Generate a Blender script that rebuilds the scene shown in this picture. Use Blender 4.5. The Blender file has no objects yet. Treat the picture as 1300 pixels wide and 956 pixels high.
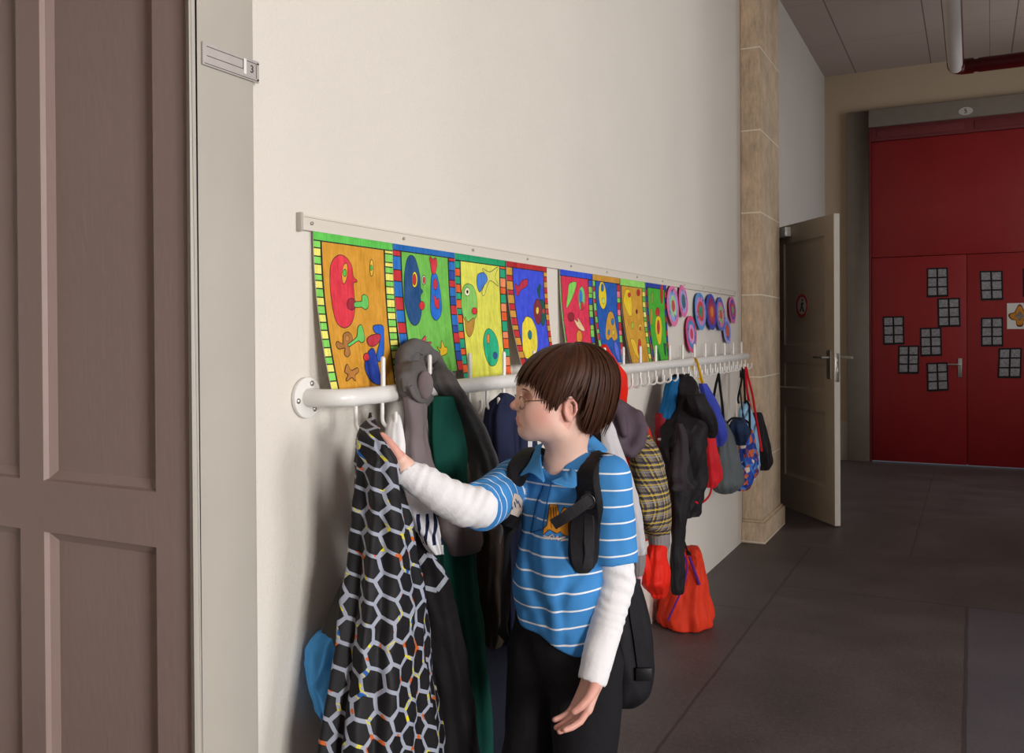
import bpy, bmesh, math, random
import numpy as np
from mathutils import Vector, Matrix, noise as mnoise
from mathutils.bvhtree import BVHTree
random.seed(7)
PI = math.pi
SC = bpy.context.scene
COL = SC.collection
# ------------------------------------------------------------------ camera solved from the photograph
F, YAW, PIT, ROL, U0, V0 = 1151.64, 0.470039, -0.0066899, -0.0060902, 650.0, 433.5
_f = np.array([-math.sin(YAW)*math.cos(PIT), math.cos(YAW)*math.cos(PIT), math.sin(PIT)])
_r = np.array([math.cos(YAW), math.sin(YAW), 0.0]); _u = np.cross(_r, _f)
RC = math.cos(ROL)*_r + math.sin(ROL)*_u; UC = -math.sin(ROL)*_r + math.cos(ROL)*_u
CAM = np.array([1.339, 0.0, 1.35])
def ray(u, v): return (u-U0)/F*RC - (v-V0)/F*UC + _f
def px(u, v, x): d = ray(u, v); return CAM + d*((x-CAM[0])/d[0])
def py(u, v, y): d = ray(u, v); return CAM + d*((y-CAM[1])/d[1])
def pd(u, v, t): return CAM + ray(u, v)*t
def depth(p): return float((np.asarray(p)-CAM) @ _f)
cd = bpy.data.cameras.new('camera'); cam = bpy.data.objects.new('camera', cd); COL.objects.link(cam)
cd.sensor_width = 36; cd.sensor_fit = 'HORIZONTAL'; cd.lens = F/1300*36; cd.shift_y = -44.5/1300
cd.clip_start = 0.05
m = Matrix.Identity(4)
for i in range(3): m[i][0] = RC[i]; m[i][1] = UC[i]; m[i][2] = -_f[i]; m[i][3] = CAM[i]
cam.matrix_world = m
SC.camera = cam
SC.view_settings.view_transform = 'Standard'; SC.view_settings.look = 'None'
SC.view_settings.gamma = 1; SC.view_settings.use_curve_mapping = False; SC.view_settings.exposure = 0.1
# ------------------------------------------------------------------ materials
def lin(c): return tuple(((x/255)/12.92 if x/255 <= .04045 else ((x/255+.055)/1.055)**2.4) for x in c)
class NT:
    def __init__(s, name):
        s.m = bpy.data.materials.new(name); s.m.use_nodes = True; s.t = s.m.node_tree; s.t.nodes.clear()
        s.out = s.n('ShaderNodeOutputMaterial'); s.b = s.n('ShaderNodeBsdfPrincipled')
        s.t.links.new(s.b.outputs[0], s.out.inputs[0])
    def n(s, t, **k):
        x = s.t.nodes.new(t)
        for a, b in k.items(): setattr(x, a, b)
        return x
    def put(s, sock, v):
        if isinstance(v, bpy.types.NodeSocket): s.t.links.new(v, sock)
        elif isinstance(v, (int, float)): sock.default_value = v
        else: sock.default_value = (tuple(v)+(1.0,))[:len(sock.default_value)]
    def ma(s, op, a, b=0.0, c=0.0):
        x = s.n('ShaderNodeMath', operation=op); s.put(x.inputs[0], a); s.put(x.inputs[1], b); s.put(x.inputs[2], c); return x.outputs[0]
    def ve(s, op, a, b=(0, 0, 0)):
        x = s.n('ShaderNodeVectorMath', operation=op); s.put(x.inputs[0], a); s.put(x.inputs[1], b)
        return x.outputs['Value'] if op in ('DOT_PRODUCT', 'LENGTH') else x.outputs[0]
    def mix(s, f, a, b):
        x = s.n('ShaderNodeMix', data_type='RGBA'); s.put(x.inputs[0], f); s.put(x.inputs[6], a); s.put(x.inputs[7], b); return x.outputs[2]
    def fmix(s, f, a, b):
        x = s.n('ShaderNodeMix', data_type='FLOAT'); s.put(x.inputs[0], f); s.put(x.inputs[2], a); s.put(x.inputs[3], b); return x.outputs[0]
    def co(s, k='Object'): return s.n('ShaderNodeTexCoord').outputs[k]
    def noise(s, vec, sc, det=3, rough=.55):
        x = s.n('ShaderNodeTexNoise'); s.put(x.inputs['Vector'], vec); x.inputs['Scale'].default_value = sc
        x.inputs['Detail'].default_value = det; x.inputs['Roughness'].default_value = rough; return x.outputs[0]
    def ramp(s, f, stops, const=False):
        x = s.n('ShaderNodeValToRGB'); s.put(x.inputs[0], f); e = x.color_ramp.elements
        if const: x.color_ramp.interpolation = 'CONSTANT'
        while len(e) < len(stops): e.new(.5)
        for q, (p, c) in zip(e, stops): q.position = p; q.color = tuple(c)+(1,)
        return x.outputs[0]
    def bump(s, h, st, d=.002):
        x = s.n('ShaderNodeBump'); x.inputs['Strength'].default_value = st; x.inputs['Distance'].default_value = d
        s.put(x.inputs['Height'], h); s.put(s.b.inputs['Normal'], x.outputs[0])
    def fin(s, col, rough=.6, spec=.3, **k):
        s.put(s.b.inputs['Base Color'], col); s.put(s.b.inputs['Roughness'], rough); s.put(s.b.inputs['Specular IOR Level'], spec)
        for a, v in k.items(): s.put(s.b.inputs[a.replace('_', ' ')], v)
        return s.m
_MC = {}
def M(name, rgb, rough=.6, var=.10, vs=12, bump=0, bs=250, bd=.001, spec=.3, wr=0, **k):
    key = name
    if key in _MC: return _MC[key]
    t = NT(name); c = lin(rgb); o = t.co()
    nz = t.noise(o, vs)
    col = t.mix(t.ma('MULTIPLY_ADD', t.ma('SUBTRACT', nz, .5), 2.2, .5), tuple(x*(1-var) for x in c), tuple(min(1, x*(1+var)) for x in c))
    if wr: t.bump(t.ma('ADD', t.ma('MULTIPLY', t.noise(o, bs, 2), .12), t.noise(o, 38, 4, .6)), wr, .006)
    elif bump: t.bump(t.noise(o, bs, 2), bump, bd)
    _MC[key] = t.fin(col, rough, spec, **k); return _MC[key]
def cloth(name, rgb, rough=.85, var=.12, bump=.25, bs=700, **k):
    return M(name, rgb, rough, var, 9, bump, bs, .0008, .15, wr=.45, **k)
# ------------------------------------------------------------------ meshes
def tag(o, label=None, cat=None, group=None, kind=None):
    if label: o['label'] = label
    if cat: o['category'] = cat
    if group: o['group'] = group
    if kind: o['kind'] = kind
    return o
def empty(name, loc, label=None, cat=None, group=None, rz=0):
    o = bpy.data.objects.new(name, None); COL.objects.link(o); o.location = Vector([float(a) for a in loc]); o.rotation_euler.z = rz
    o.empty_display_size = .1
    return tag(o, label, cat, group)
def link(name, me, mats, parent=None, smooth=True):
    if not isinstance(mats, (list, tuple)): mats = [mats]
    for q in mats: me.materials.append(q)
    if smooth:
        for p in me.polygons: p.use_smooth = True
    o = bpy.data.objects.new(name, me); COL.objects.link(o)
    if parent:
        bpy.context.view_layer.update()
        o.parent = parent; o.matrix_parent_inverse = parent_inv(parent)
    return o
def parent_inv(p):
    w = Matrix.Identity(4); q = p
    chain = []
    while q: chain.append(q); q = q.parent
    for q in reversed(chain): w = w @ q.matrix_parent_inverse @ q.matrix_basis if q.parent else q.matrix_basis.copy()
    return w.inverted()
def auto_smooth(o, ang=40):
    me = o.data; bm = bmesh.new(); bm.from_mesh(me)
    for e in bm.edges:
        if len(e.link_faces) == 2 and e.calc_face_angle(0) > math.radians(ang): e.smooth = False
    bm.to_mesh(me); bm.free(); return o
class MB:
    def __init__(s): s.v = []; s.f = []; s.m = []; s.uv = {}
    def add(s, V, Fs, mi=0):
        b = len(s.v); s.v += [tuple(float(a) for a in p) for p in V]
        for f in Fs: s.f.append(tuple(b+i for i in f)); s.m.append(mi)
        return s
    def box(s, a, b, mi=0, R=None, c=None):
        x0, y0, z0 = a; x1, y1, z1 = b
        P = [(x0,y0,z0),(x1,y0,z0),(x1,y1,z0),(x0,y1,z0),(x0,y0,z1),(x1,y0,z1),(x1,y1,z1),(x0,y1,z1)]
        if R is not None: P = [tuple(np.asarray(c)+R@np.asarray(p)) for p in P]
        return s.add(P, [(3,2,1,0),(4,5,6,7),(0,1,5,4),(1,2,6,5),(2,3,7,6),(3,0,4,7)], mi)
    def tube(s, pts, r, n=12, mi=0, cap=True, flat=1.0, up=None):
        P = [np.asarray(p, float) for p in pts]; N = len(P)
        rr = r if hasattr(r, '__len__') else [r]*N
        T = [P[min(i+1, N-1)]-P[max(i-1, 0)] for i in range(N)]; T = [t/(np.linalg.norm(t)+1e-12) for t in T]
        a = np.asarray(up if up is not None else ((0, 0, 1) if abs(T[0][2]) < .9 else (1, 0, 0)), float)
        V = []
        for p, t, q in zip(P, T, rr):
            a = a - t*(a@t); a /= np.linalg.norm(a)+1e-12; b = np.cross(t, a)
            for k in range(n):
                w = 2*PI*k/n; V.append(p+q*(math.cos(w)*a*flat+math.sin(w)*b))
        Fs = [(i*n+k, i*n+(k+1) % n, (i+1)*n+(k+1) % n, (i+1)*n+k) for i in range(N-1) for k in range(n)]
        if cap: Fs += [tuple(range(n))[::-1], tuple((N-1)*n+k for k in range(n))]
        return s.add(V, Fs, mi)
    def cyl(s, a, b, r, n=24, mi=0): return s.tube([a, b], r, n, mi)
    def sphere(s, c, r, n=16, mi=0, ax=np.eye(3)):
        r = np.asarray(r if hasattr(r, '__len__') else (r, r, r), float); V = []; Fs = []
        for i in range(n+1):
            for k in range(2*n):
                a = PI*i/n; b = PI*k/n
                V.append(np.asarray(c)+(np.array([math.sin(a)*math.cos(b), math.sin(a)*math.sin(b), math.cos(a)])*r)@ax)
        for i in range(n):
            for k in range(2*n): Fs.append((i*2*n+k, (i+1)*2*n+k, (i+1)*2*n+(k+1) % (2*n), i*2*n+(k+1) % (2*n)))
        return s.add(V, Fs, mi)
    def build(s, name, mats, parent=None, smooth=False, bevel=0, seg=2):
        me = bpy.data.meshes.new(name); me.from_pydata(s.v, [], s.f); me.update()
        bm = bmesh.new(); bm.from_mesh(me)
        for f, q in zip(bm.faces, s.m): f.material_index = q
        bmesh.ops.remove_doubles(bm, verts=bm.verts, dist=1e-6)
        bmesh.ops.recalc_face_normals(bm, faces=bm.faces)
        if bevel: bmesh.ops.bevel(bm, geom=[e for e in bm.edges if len(e.link_faces) == 2 and e.calc_face_angle(0) > .5], offset=bevel, segments=seg, affect='EDGES', profile=.5)
        bm.to_mesh(me); bm.free()
        o = link(name, me, mats, parent, smooth or bool(bevel))
        if smooth or bevel: auto_smooth(o)
        return o
def catmull(K, n):
    K = np.asarray(K, float); N = len(K); out = []
    for s_ in np.linspace(0, N-1, n):
        i = min(int(s_), N-2); t = s_-i
        p0, p1, p2, p3 = K[max(i-1, 0)], K[i], K[i+1], K[min(i+2, N-1)]
        m1 = (p2-p0)/2; m2 = (p3-p1)/2
        out.append((2*t**3-3*t*t+1)*p1+(t**3-2*t*t+t)*m1+(-2*t**3+3*t*t)*p2+(t**3-t*t)*m2)
    return np.array(out)
def hsh(ix, iy, iz, seed):
    h = (ix*374761393+iy*668265263+iz*2147483647+seed*1274126177) & 0xFFFFFFFF
    h = ((h ^ (h >> 13))*1274126177) & 0xFFFFFFFF
    return ((h ^ (h >> 16)) & 0xFFFF)/65535.0
def vnoise(P, sc, seed=0):
    Q = np.asarray(P)*np.asarray(sc); I = np.floor(Q).astype(np.int64); D = Q-I; D = D*D*(3-2*D); r = 0
    for a in (0, 1):
        for b in (0, 1):
            for c in (0, 1):
                w = (D[..., 0] if a else 1-D[..., 0])*(D[..., 1] if b else 1-D[..., 1])*(D[..., 2] if c else 1-D[..., 2])
                r = r+w*hsh(I[..., 0]+a, I[..., 1]+b, I[..., 2]+c, seed)
    return r*2-1
SKEW = np.array([[1, 0, .35], [0, 1, -.45], [.25, .3, 1.]])
def loft(name, mats, rings, parent=None, x=None, t=None, B=.05, nseg=100, rows=64, folds=((5, .06, 0, .5), (9, .04, 1, -.7)), rough=.007, ax=(0, 1), pw=2.0, seed=1, fold0=.35, nsc=12, minA=.25):
    """hanging cloth: closed surface through rings (v, uL, uR[, x or t[, B]]) placed at real distances"""
    K = []
    for q in rings:
        v, a, b = q[:3]
        d_ = q[3] if len(q) > 3 else (x if x is not None else t)
        bb = q[4] if len(q) > 4 else B
        K.append((v, a, b, d_, bb))
    K = catmull(K, rows)
    e1 = np.array([ax[0], ax[1], 0.]); e1 /= np.linalg.norm(e1); e2 = np.array([e1[1], -e1[0], 0.])
    V = []; UV = []; h = 0; prev = None
    th = np.linspace(0, 2*PI, nseg, endpoint=False)
    for i, (v, a, b, d_, bb) in enumerate(K):
        uc = (a+b)/2
        c = px(uc, v, d_) if x is not None else pd(uc, v, d_)
        w = abs(b-a)/2/F*depth(c)
        vr = c-CAM; vr[2] = 0; vr /= np.linalg.norm(vr); l = np.array([vr[1], -vr[0], 0])
        l1, l2 = abs(l@e1), abs(l@e2)
        Bm = min(bb, .93*w/max(l2, 1e-6))
        A = math.sqrt(max(w*w-(Bm*l2)**2, 1e-9))/max(l1, 1e-6)
        if A > 2.6*max(Bm, .02): A = max(2.6*max(Bm, .02), A*.999) if l1 > .35 else 2.6*max(Bm, .02)
        A = max(A, minA*Bm)
        s_ = i/(rows-1)
        am = fold0+(1-fold0)*s_
        R = np.ones(nseg)
        fs_ = sum(q[1] for q in folds)
        for n_, am_, ph, tw in folds: R += am*am_*np.sin(n_*th+ph+tw*6*s_)
        R /= 1+.75*am*fs_
        ce = np.sign(np.cos(th))*np.abs(np.cos(th))**(2/pw); se = np.sign(np.sin(th))*np.abs(np.sin(th))**(2/pw)
        P = c[None]+(A*ce*R)[:, None]*e1+(Bm*se*R)[:, None]*e2
        nrm = (ce/A)[:, None]*e1+(se/Bm)[:, None]*e2; nrm /= np.linalg.norm(nrm, axis=1)[:, None]+1e-9
        Pd = P@SKEW
        rg = .45-np.abs(vnoise(Pd, (nsc*1.3, nsc*1.3, nsc*.45), seed+9))*1.5
        rg2 = .4-np.abs(vnoise(P, (nsc*2.6, nsc*2.6, nsc*1.5), seed+3))*1.4
        P = P+nrm*(rough*(.8*vnoise(P, (nsc, nsc, nsc*.6), seed)+1.0*rg+.45*rg2))[:, None]
        P[:, 0] = np.maximum(P[:, 0], .004)
        if prev is not None: h += np.linalg.norm(c-prev)
        prev = c
        V.append(P)
        seg = np.linalg.norm(np.roll(P, -1, 0)-P, axis=1); arc = np.concatenate([[0], np.cumsum(seg)])
        UV.append((arc, h))
    N = rows
    verts = [tuple(p) for r in V for p in r]
    faces = []; uvs = []
    for i in range(N-1):
        for k in range(nseg):
            k2 = (k+1) % nseg
            faces.append((i*nseg+k, (i+1)*nseg+k, (i+1)*nseg+k2, i*nseg+k2))
            uvs.append([(UV[i][0][k], -UV[i][1]), (UV[i+1][0][k], -UV[i+1][1]), (UV[i+1][0][k+1], -UV[i+1][1]), (UV[i][0][k+1], -UV[i][1])])
    for i0, rev in ((0, False), (N-1, True)):
        cc = V[i0].mean(0); ci = len(verts); verts.append(tuple(cc))
        for k in range(nseg):
            k2 = (k+1) % nseg
            f = (i0*nseg+k, i0*nseg+k2, ci) if not rev else (i0*nseg+k2, i0*nseg+k, ci)
            faces.append(f); uvs.append([(0, 0)]*3)
    me = bpy.data.meshes.new(name); me.from_pydata(verts, [], faces)
    ul = me.uv_layers.new(name='UVMap'); flat = [c for f in uvs for p in f for c in p]; ul.data.foreach_set('uv', flat)
    me.update()
    bm = bmesh.new(); bm.from_mesh(me); bmesh.ops.recalc_face_normals(bm, faces=bm.faces); bm.to_mesh(me); bm.free()
    return link(name, me, mats, parent)
# ------------------------------------------------------------------ signed distance modelling
def nz(v): v = np.asarray(v, float); return v/np.linalg.norm(v)
def rc(a, b, ra, rb):
    a = np.asarray(a, float); b = np.asarray(b, float); ba = b-a; L = ba@ba
    def f(P):
        w = P-a; h = np.clip(w@ba/L, 0, 1); return np.linalg.norm(w-h[:, None]*ba, axis=1)-(ra+(rb-ra)*h)
    return f
def ell(c, r, ax=np.eye(3)):
    c = np.asarray(c, float); r = np.asarray(r, float); ax = np.asarray(ax)
    def f(P):
        q = (P-c)@ax.T; k0 = np.linalg.norm(q/r, axis=1); k1 = np.linalg.norm(q/(r*r), axis=1)+1e-9
        return np.where(k0 < 1e-4, -r.min(), k0*(k0-1)/k1)
    return f
def rbox(c, h, rad, ax=np.eye(3)):
    c = np.asarray(c, float); h = np.asarray(h, float)-rad; ax = np.asarray(ax)
    def f(P):
        q = np.abs((P-c)@ax.T)-h; return np.linalg.norm(np.maximum(q, 0), axis=1)+np.minimum(q.max(1), 0)-rad
    return f
def plane(p, n): p = np.asarray(p, float); n = nz(n); return lambda P: (P-p)@n
def inter(*fs): return lambda P: np.maximum.reduce([f(P) for f in fs])
def chain(pts, rad):
    fs = [rc(pts[i], pts[i+1], rad[i], rad[i+1]) for i in range(len(pts)-1)]
    return lambda P: np.minimum.reduce([f(P) for f in fs])
class SDF:
    def __init__(s): s.ops = []
    def add(s, f, k=.01, mode=1, tagid=0): s.ops.append((f, k, mode, tagid)); return s
    def ev(s, P, idx=None):
        d = np.full(len(P), 1e3)
        for i, (f, k, mo, _) in enumerate(s.ops):
            if idx is not None and not idx[i]: continue
            q = f(P)
            if mo == 1:
                h = np.maximum(k-np.abs(d-q), 0)/k; d = np.minimum(d, q)-h*h*k*.25
            else:
                q = -q; h = np.maximum(k-np.abs(d-q), 0)/k; d = np.maximum(d, q)+h*h*k*.25
        return d
    def mesh(s, lo, hi, h, disp=None, nb=12):
        lo = np.asarray(lo, float); hi = np.asarray(hi, float)
        nB = np.ceil((hi-lo)/(h*nb)).astype(int); NC = nB*nb+4
        g = np.stack(np.meshgrid(*[np.arange(n) for n in nB], indexing='ij'), -1).reshape(-1, 3)
        bc = lo+(g*nb+nb/2)*h; br = h*nb*.9+.004
        D = np.stack([f(bc) for f, *_ in s.ops], 1)
        un = np.array([o[2] == 1 for o in s.ops]); kk = np.array([o[1] for o in s.ops])
        act = np.where((D[:, un] < br*1.5+kk[un]+.01).any(1))[0]
        n = nb+2; li = np.stack(np.meshgrid(*[np.arange(n)]*3, indexing='ij'), -1)
        IDS = []; PTS = []; QS = []
        cor = [(a, b, c) for a in (0, 1) for b in (0, 1) for c in (0, 1)]
        edg = [(p, q) for p in range(8) for q in range(p+1, 8) if sum(abs(cor[p][i]-cor[q][i]) for i in range(3)) == 1]
        for bi in act:
            org = g[bi]*nb-1
            P = lo+(li.reshape(-1, 3)+org)*h
            idx = D[bi] < br*1.6+kk+.012
            d = s.ev(P, idx)
            if disp is not None: d = disp(P, d)
            Fd = d.reshape(n, n, n); mk = Fd < 0
            if mk.all() or not mk.any(): continue
            cs = [Fd[a:n-1+a, b:n-1+b, c:n-1+c] for a, b, c in cor]
            cnt = sum((q < 0).astype(int) for q in cs); A = np.argwhere((cnt > 0) & (cnt < 8))
            if not len(A): continue
            val = np.stack([q[A[:, 0], A[:, 1], A[:, 2]] for q in cs], 1)
            acc = np.zeros((len(A), 3)); ct = np.zeros(len(A))
            for p, q in edg:
                fa, fb = val[:, p], val[:, q]; cr = (fa < 0) != (fb < 0)
                tt = np.where(cr, fa/np.where(cr, fa-fb, 1), 0)
                pos = np.array(cor[p])+tt[:, None]*(np.array(cor[q])-np.array(cor[p]))
                acc += np.where(cr[:, None], pos, 0); ct += cr
            pt = lo+(A+org+acc/ct[:, None])*h
            ga = A+org+2
            IDS.append((ga[:, 0]*NC[1]+ga[:, 1])*NC[2]+ga[:, 2]); PTS.append(pt)
            st = (NC[1]*NC[2], NC[2], 1)
            for axi in range(3):
                o1, o2 = [(1, 2), (2, 0), (0, 1)][axi]
                sl0 = [slice(1, nb+1)]*3; sl1 = list(sl0); sl1[axi] = slice(2, nb+2)
                m0 = mk[tuple(sl0)]; m1 = mk[tuple(sl1)]
                E_ = np.argwhere(m0 != m1)
                if not len(E_): continue
                ins = m0[E_[:, 0], E_[:, 1], E_[:, 2]]
                ge = E_+1+org+2; b0 = (ge[:, 0]*NC[1]+ge[:, 1])*NC[2]+ge[:, 2]
                q = np.stack([b0, b0-st[o1], b0-st[o1]-st[o2], b0-st[o2]], 1)
                q[~ins] = q[~ins][:, ::-1]
                QS.append(q)
        ids = np.concatenate(IDS); pts = np.concatenate(PTS); qs = np.concatenate(QS)
        u_, fi = np.unique(ids, return_index=True); pts = pts[fi]
        qs = np.searchsorted(u_, qs)
        return pts, qs
    def tags(s, P):
        D = np.stack([f(P) if mo == 1 else np.full(len(P), 9.) for f, k, mo, _ in s.ops], 1)
        return np.array([o[3] for o in s.ops])[D.argmin(1)]
def np_mesh(name, V, Q, mats, parent=None, attrs=None, mi=None, smooth=1):
    me = bpy.data.meshes.new(name); V = V.astype(np.float32)
    me.vertices.add(len(V)); me.vertices.foreach_set('co', V.ravel())
    k = Q.shape[1]; me.loops.add(Q.size); me.loops.foreach_set('vertex_index', Q.ravel().astype(np.int32))
    me.polygons.add(len(Q)); me.polygons.foreach_set('loop_start', (np.arange(len(Q))*k).astype(np.int32))
    me.update(calc_edges=True); me.validate()
    if mi is not None: me.polygons.foreach_set('material_index', mi.astype(np.int32))
    for n_, a in (attrs or {}).items():
        at = me.attributes.new(n_, 'FLOAT', 'POINT'); at.data.foreach_set('value', a.astype(np.float32))
    return link(name, me, mats, parent)
def bvh_of(o):
    me = o.data
    return BVHTree.FromPolygons([tuple(v.co) for v in me.vertices], [tuple(p.vertices) for p in me.polygons])
def poly_cut(pts, su=None, sv=None):
    """flat polygon in 2-D cut along a grid: -> verts2d, faces"""
    bm = bmesh.new(); vs = [bm.verts.new((p[0], p[1], 0)) for p in pts]
    f = bm.faces.new(vs)
    bmesh.ops.triangulate(bm, faces=[f])
    a = np.array(pts)
    for ax_, st in ((0, su), (1, sv)):
        if not st: continue
        k = math.ceil(a[:, ax_].min()/st)*st
        while k < a[:, ax_].max():
            co = [0, 0, 0]; no = [0, 0, 0]; co[ax_] = k; no[ax_] = 1
            bmesh.ops.bisect_plane(bm, geom=bm.verts[:]+bm.edges[:]+bm.faces[:], plane_co=co, plane_no=no, dist=1e-7)
            k += st
    bm.verts.index_update()
    V = [(v.co.x, v.co.y) for v in bm.verts]; Fs = [tuple(v.index for v in q.verts) for q in bm.faces]; bm.free()
    return V, Fs
def oval(cx, cy, rx, ry, n=28, rot=0, wob=0, seed=0):
    rnd = random.Random(seed); ph = rnd.random()*6; out = []
    for k in range(n):
        a = 2*PI*k/n; r = 1+wob*math.sin(3*a+ph)+wob*.6*math.sin(5*a+ph*2)
        x, y = rx*r*math.cos(a), ry*r*math.sin(a)
        out.append((cx+x*math.cos(rot)-y*math.sin(rot), cy+x*math.sin(rot)+y*math.cos(rot)))
    return out
def grow(p, d):
    p = np.array(p); n = len(p); ar = sum(p[i-1][0]*p[i][1]-p[i][0]*p[i-1][1] for i in range(n))
    sg = 1 if ar > 0 else -1; out = []
    for i in range(n):
        e = p[(i+1) % n]-p[i-1]; nn = np.array([e[1], -e[0]])*sg; out.append(tuple(p[i]+d*nn/(np.linalg.norm(nn)+1e-9)))
    return out
def stroke(pts, w):
    p = np.array(pts, float); n = len(p); L = []; R = []
    for i in range(n):
        e = p[min(i+1, n-1)]-p[max(i-1, 0)]; nn = np.array([e[1], -e[0]])/(np.linalg.norm(e)+1e-9)*w/2; L.append(tuple(p[i]+nn)); R.append(tuple(p[i]-nn))
    return L+R[::-1]
def text_mesh(txt, size, depth_=.0006):
    c = bpy.data.curves.new('t', 'FONT'); c.body = txt; c.size = size; c.extrude = depth_; c.align_x = 'CENTER'; c.align_y = 'CENTER'
    o = bpy.data.objects.new('t', c); COL.objects.link(o); dg = bpy.context.evaluated_depsgraph_get()
    me = bpy.data.meshes.new_from_object(o.evaluated_get(dg)); bpy.data.objects.remove(o); return me
# ================================================================== ROOM
def plaster(name, rgb, bump=.5, sc=150, var=.06):
    t = NT(name); c = lin(rgb); o = t.co()
    a = t.noise(o, 1.1, 4); b = t.noise(o, sc, 3, .6)
    col = t.mix(t.ma('MULTIPLY_ADD', a, 1.6, -.3), tuple(x*(1-var) for x in c), tuple(min(1, x*(1+var*.6)) for x in c))
    t.bump(t.ma('ADD', b, t.ma('MULTIPLY', t.noise(o, sc*.35, 2), .7)), bump, .004)
    return t.fin(col, .85, .15)
m_wall = plaster('cream rough plaster', (222, 215, 205))
m_wall2 = plaster('grey white wall', (196, 188, 178), .12, 90)
m_wall_far = plaster('ochre wall', (196, 176, 150), .12, 90)
m_trim = M('beige painted frame', (180, 173, 163), .45, .04, 5, .15, 60, .001, .4)
def wood_paint():
    t = NT('taupe painted door'); o = t.co(); c = lin((168, 145, 138))
    mp = t.ve('MULTIPLY', o, (6, 1, .5)); w = t.n('ShaderNodeTexWave', wave_type='RINGS', bands_direction='Y'); t.put(w.inputs['Vector'], mp)
    w.inputs['Scale'].default_value = 7; w.inputs['Distortion'].default_value = 5; w.inputs['Detail'].default_value = 2
    g = t.noise(t.ve('MULTIPLY', o, (90, 20, 2.5)), 1, 4)
    t.bump(t.ma('MULTIPLY_ADD', w.outputs[1], .5, g), .28, .002)
    n_ = t.noise(o, 3)
    return t.fin(t.mix(n_, tuple(x*.93 for x in c), tuple(x*1.06 for x in c)), .42, .4)
m_door = wood_paint()
def stone():
    t = NT('sandstone'); o = t.co(); c = lin((218, 194, 166))
    a = t.noise(o, 5, 6, .7); b = t.noise(t.ve('MULTIPLY', o, (60, 60, 12)), 1, 4, .7)
    f = t.ma('MULTIPLY_ADD', t.ma('SUBTRACT', t.ma('ADD', t.ma('MULTIPLY', a, .55), t.ma('MULTIPLY', b, .45)), .5), 2.4, .5)
    sx = t.n('ShaderNodeSeparateXYZ'); t.put(sx.inputs[0], o)
    zz = t.ma('ADD', sx.outputs[2], t.ma('MULTIPLY', t.noise(o, 3), .006))
    j = t.ma('LESS_THAN', t.ma('ABSOLUTE', t.ma('SUBTRACT', t.ma('MODULO', t.ma('ADD', zz, 1.84), .53), .265)), .004)
    col = t.mix(f, tuple(x*.55 for x in c), tuple(min(1, x*1.3) for x in c))
    col = t.mix(j, col, lin((240, 230, 212)))
    t.bump(f, .5, .004)
    return t.fin(col, .85, .15)
m_stone = stone()
def floor_mat():
    t = NT('dark stone floor'); o = t.co(); c = lin((88, 80, 79))
    a = t.noise(o, 2.2, 5, .6); b = t.noise(o, 60, 4, .7); s = t.noise(o, 220, 2)
    f = t.ma('ADD', t.ma('MULTIPLY', a, .5), t.ma('MULTIPLY', b, .5))
    col = t.mix(t.ma('MULTIPLY_ADD', t.ma('SUBTRACT', f, .5), 2.6, .5), tuple(x*.50 for x in c), tuple(x*1.42 for x in c))
    col = t.mix(t.ma('GREATER_THAN', s, .68), col, lin((150, 140, 132)))
    sx = t.n('ShaderNodeSeparateXYZ'); t.put(sx.inputs[0], o)
    wob = t.ma('MULTIPLY', t.ma('SUBTRACT', t.noise(o, 6), .5), .012)
    X = t.ma('ADD', sx.outputs[0], wob); Y = t.ma('ADD', sx.outputs[1], wob)
    def lnv(v, p, w=.006): return t.ma('LESS_THAN', t.ma('ABSOLUTE', t.ma('SUBTRACT', v, p)), w)
    def band(v, a_, b_): return t.ma('MULTIPLY', t.ma('GREATER_THAN', v, a_), t.ma('LESS_THAN', v, b_))
    js = [t.ma('MULTIPLY', lnv(X, .42), band(Y, -8, 5.95)), t.ma('MULTIPLY', lnv(Y, 4.48), band(X, -1, .42)), t.ma('MULTIPLY', lnv(Y, 2.6), band(X, -1, .42)),
          lnv(Y, 5.95), t.ma('MULTIPLY', lnv(X, 1.31, .008), band(Y, -8, 4.98)), t.ma('MULTIPLY', lnv(Y, 4.98), band(X, .42, 4)), lnv(Y, 8.0, .004), t.ma('MULTIPLY', lnv(X, 1.0, .004), band(Y, 5.95, 12))]
    j = js[0]
    for q in js[1:]: j = t.ma('MAXIMUM', j, q)
    blue = t.ma('MULTIPLY', t.ma('GREATER_THAN', X, 1.31), t.ma('LESS_THAN', Y, 4.98))  # bluish daylight reflection painted into the floor colour
    col = t.mix(t.ma('MULTIPLY', blue, .35), col, lin((92, 96, 112)))
    col = t.mix(t.ma('MULTIPLY', j, .6), col, lin((52, 42, 38)))
    t.bump(t.ma('SUBTRACT', f, t.ma('MULTIPLY', j, .5)), .25, .002)
    return t.fin(col, t.ma('MULTIPLY_ADD', f, .3, .38), .4)
m_floor = floor_mat()
def ceil_mat():
    t = NT('ceiling tiles'); o = t.co(); c = lin((178, 162, 152))
    sx = t.n('ShaderNodeSeparateXYZ'); t.put(sx.inputs[0], o)
    jx = t.ma('LESS_THAN', t.ma('MODULO', t.ma('ADD', sx.outputs[0], 10.56), .72), .010)
    jy = t.ma('LESS_THAN', t.ma('MODULO', t.ma('ADD', sx.outputs[1], 10.1), 1.2), .006)
    col = t.mix(t.ma('MULTIPLY', t.ma('MAXIMUM', jx, t.ma('MULTIPLY', jy, .5)), .7), t.mix(t.noise(o, 1.5), tuple(x*.93 for x in c), tuple(x*1.05 for x in c)), lin((70, 60, 55)))
    return t.fin(col, .8, .2)
m_ceil = ceil_mat()
m_red = M('dark red lacquer', (150, 30, 34), .38, .06, 4, .05, 30, .001, .45)
m_redframe = M('maroon frame', (118, 52, 54), .4, .05)
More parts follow.
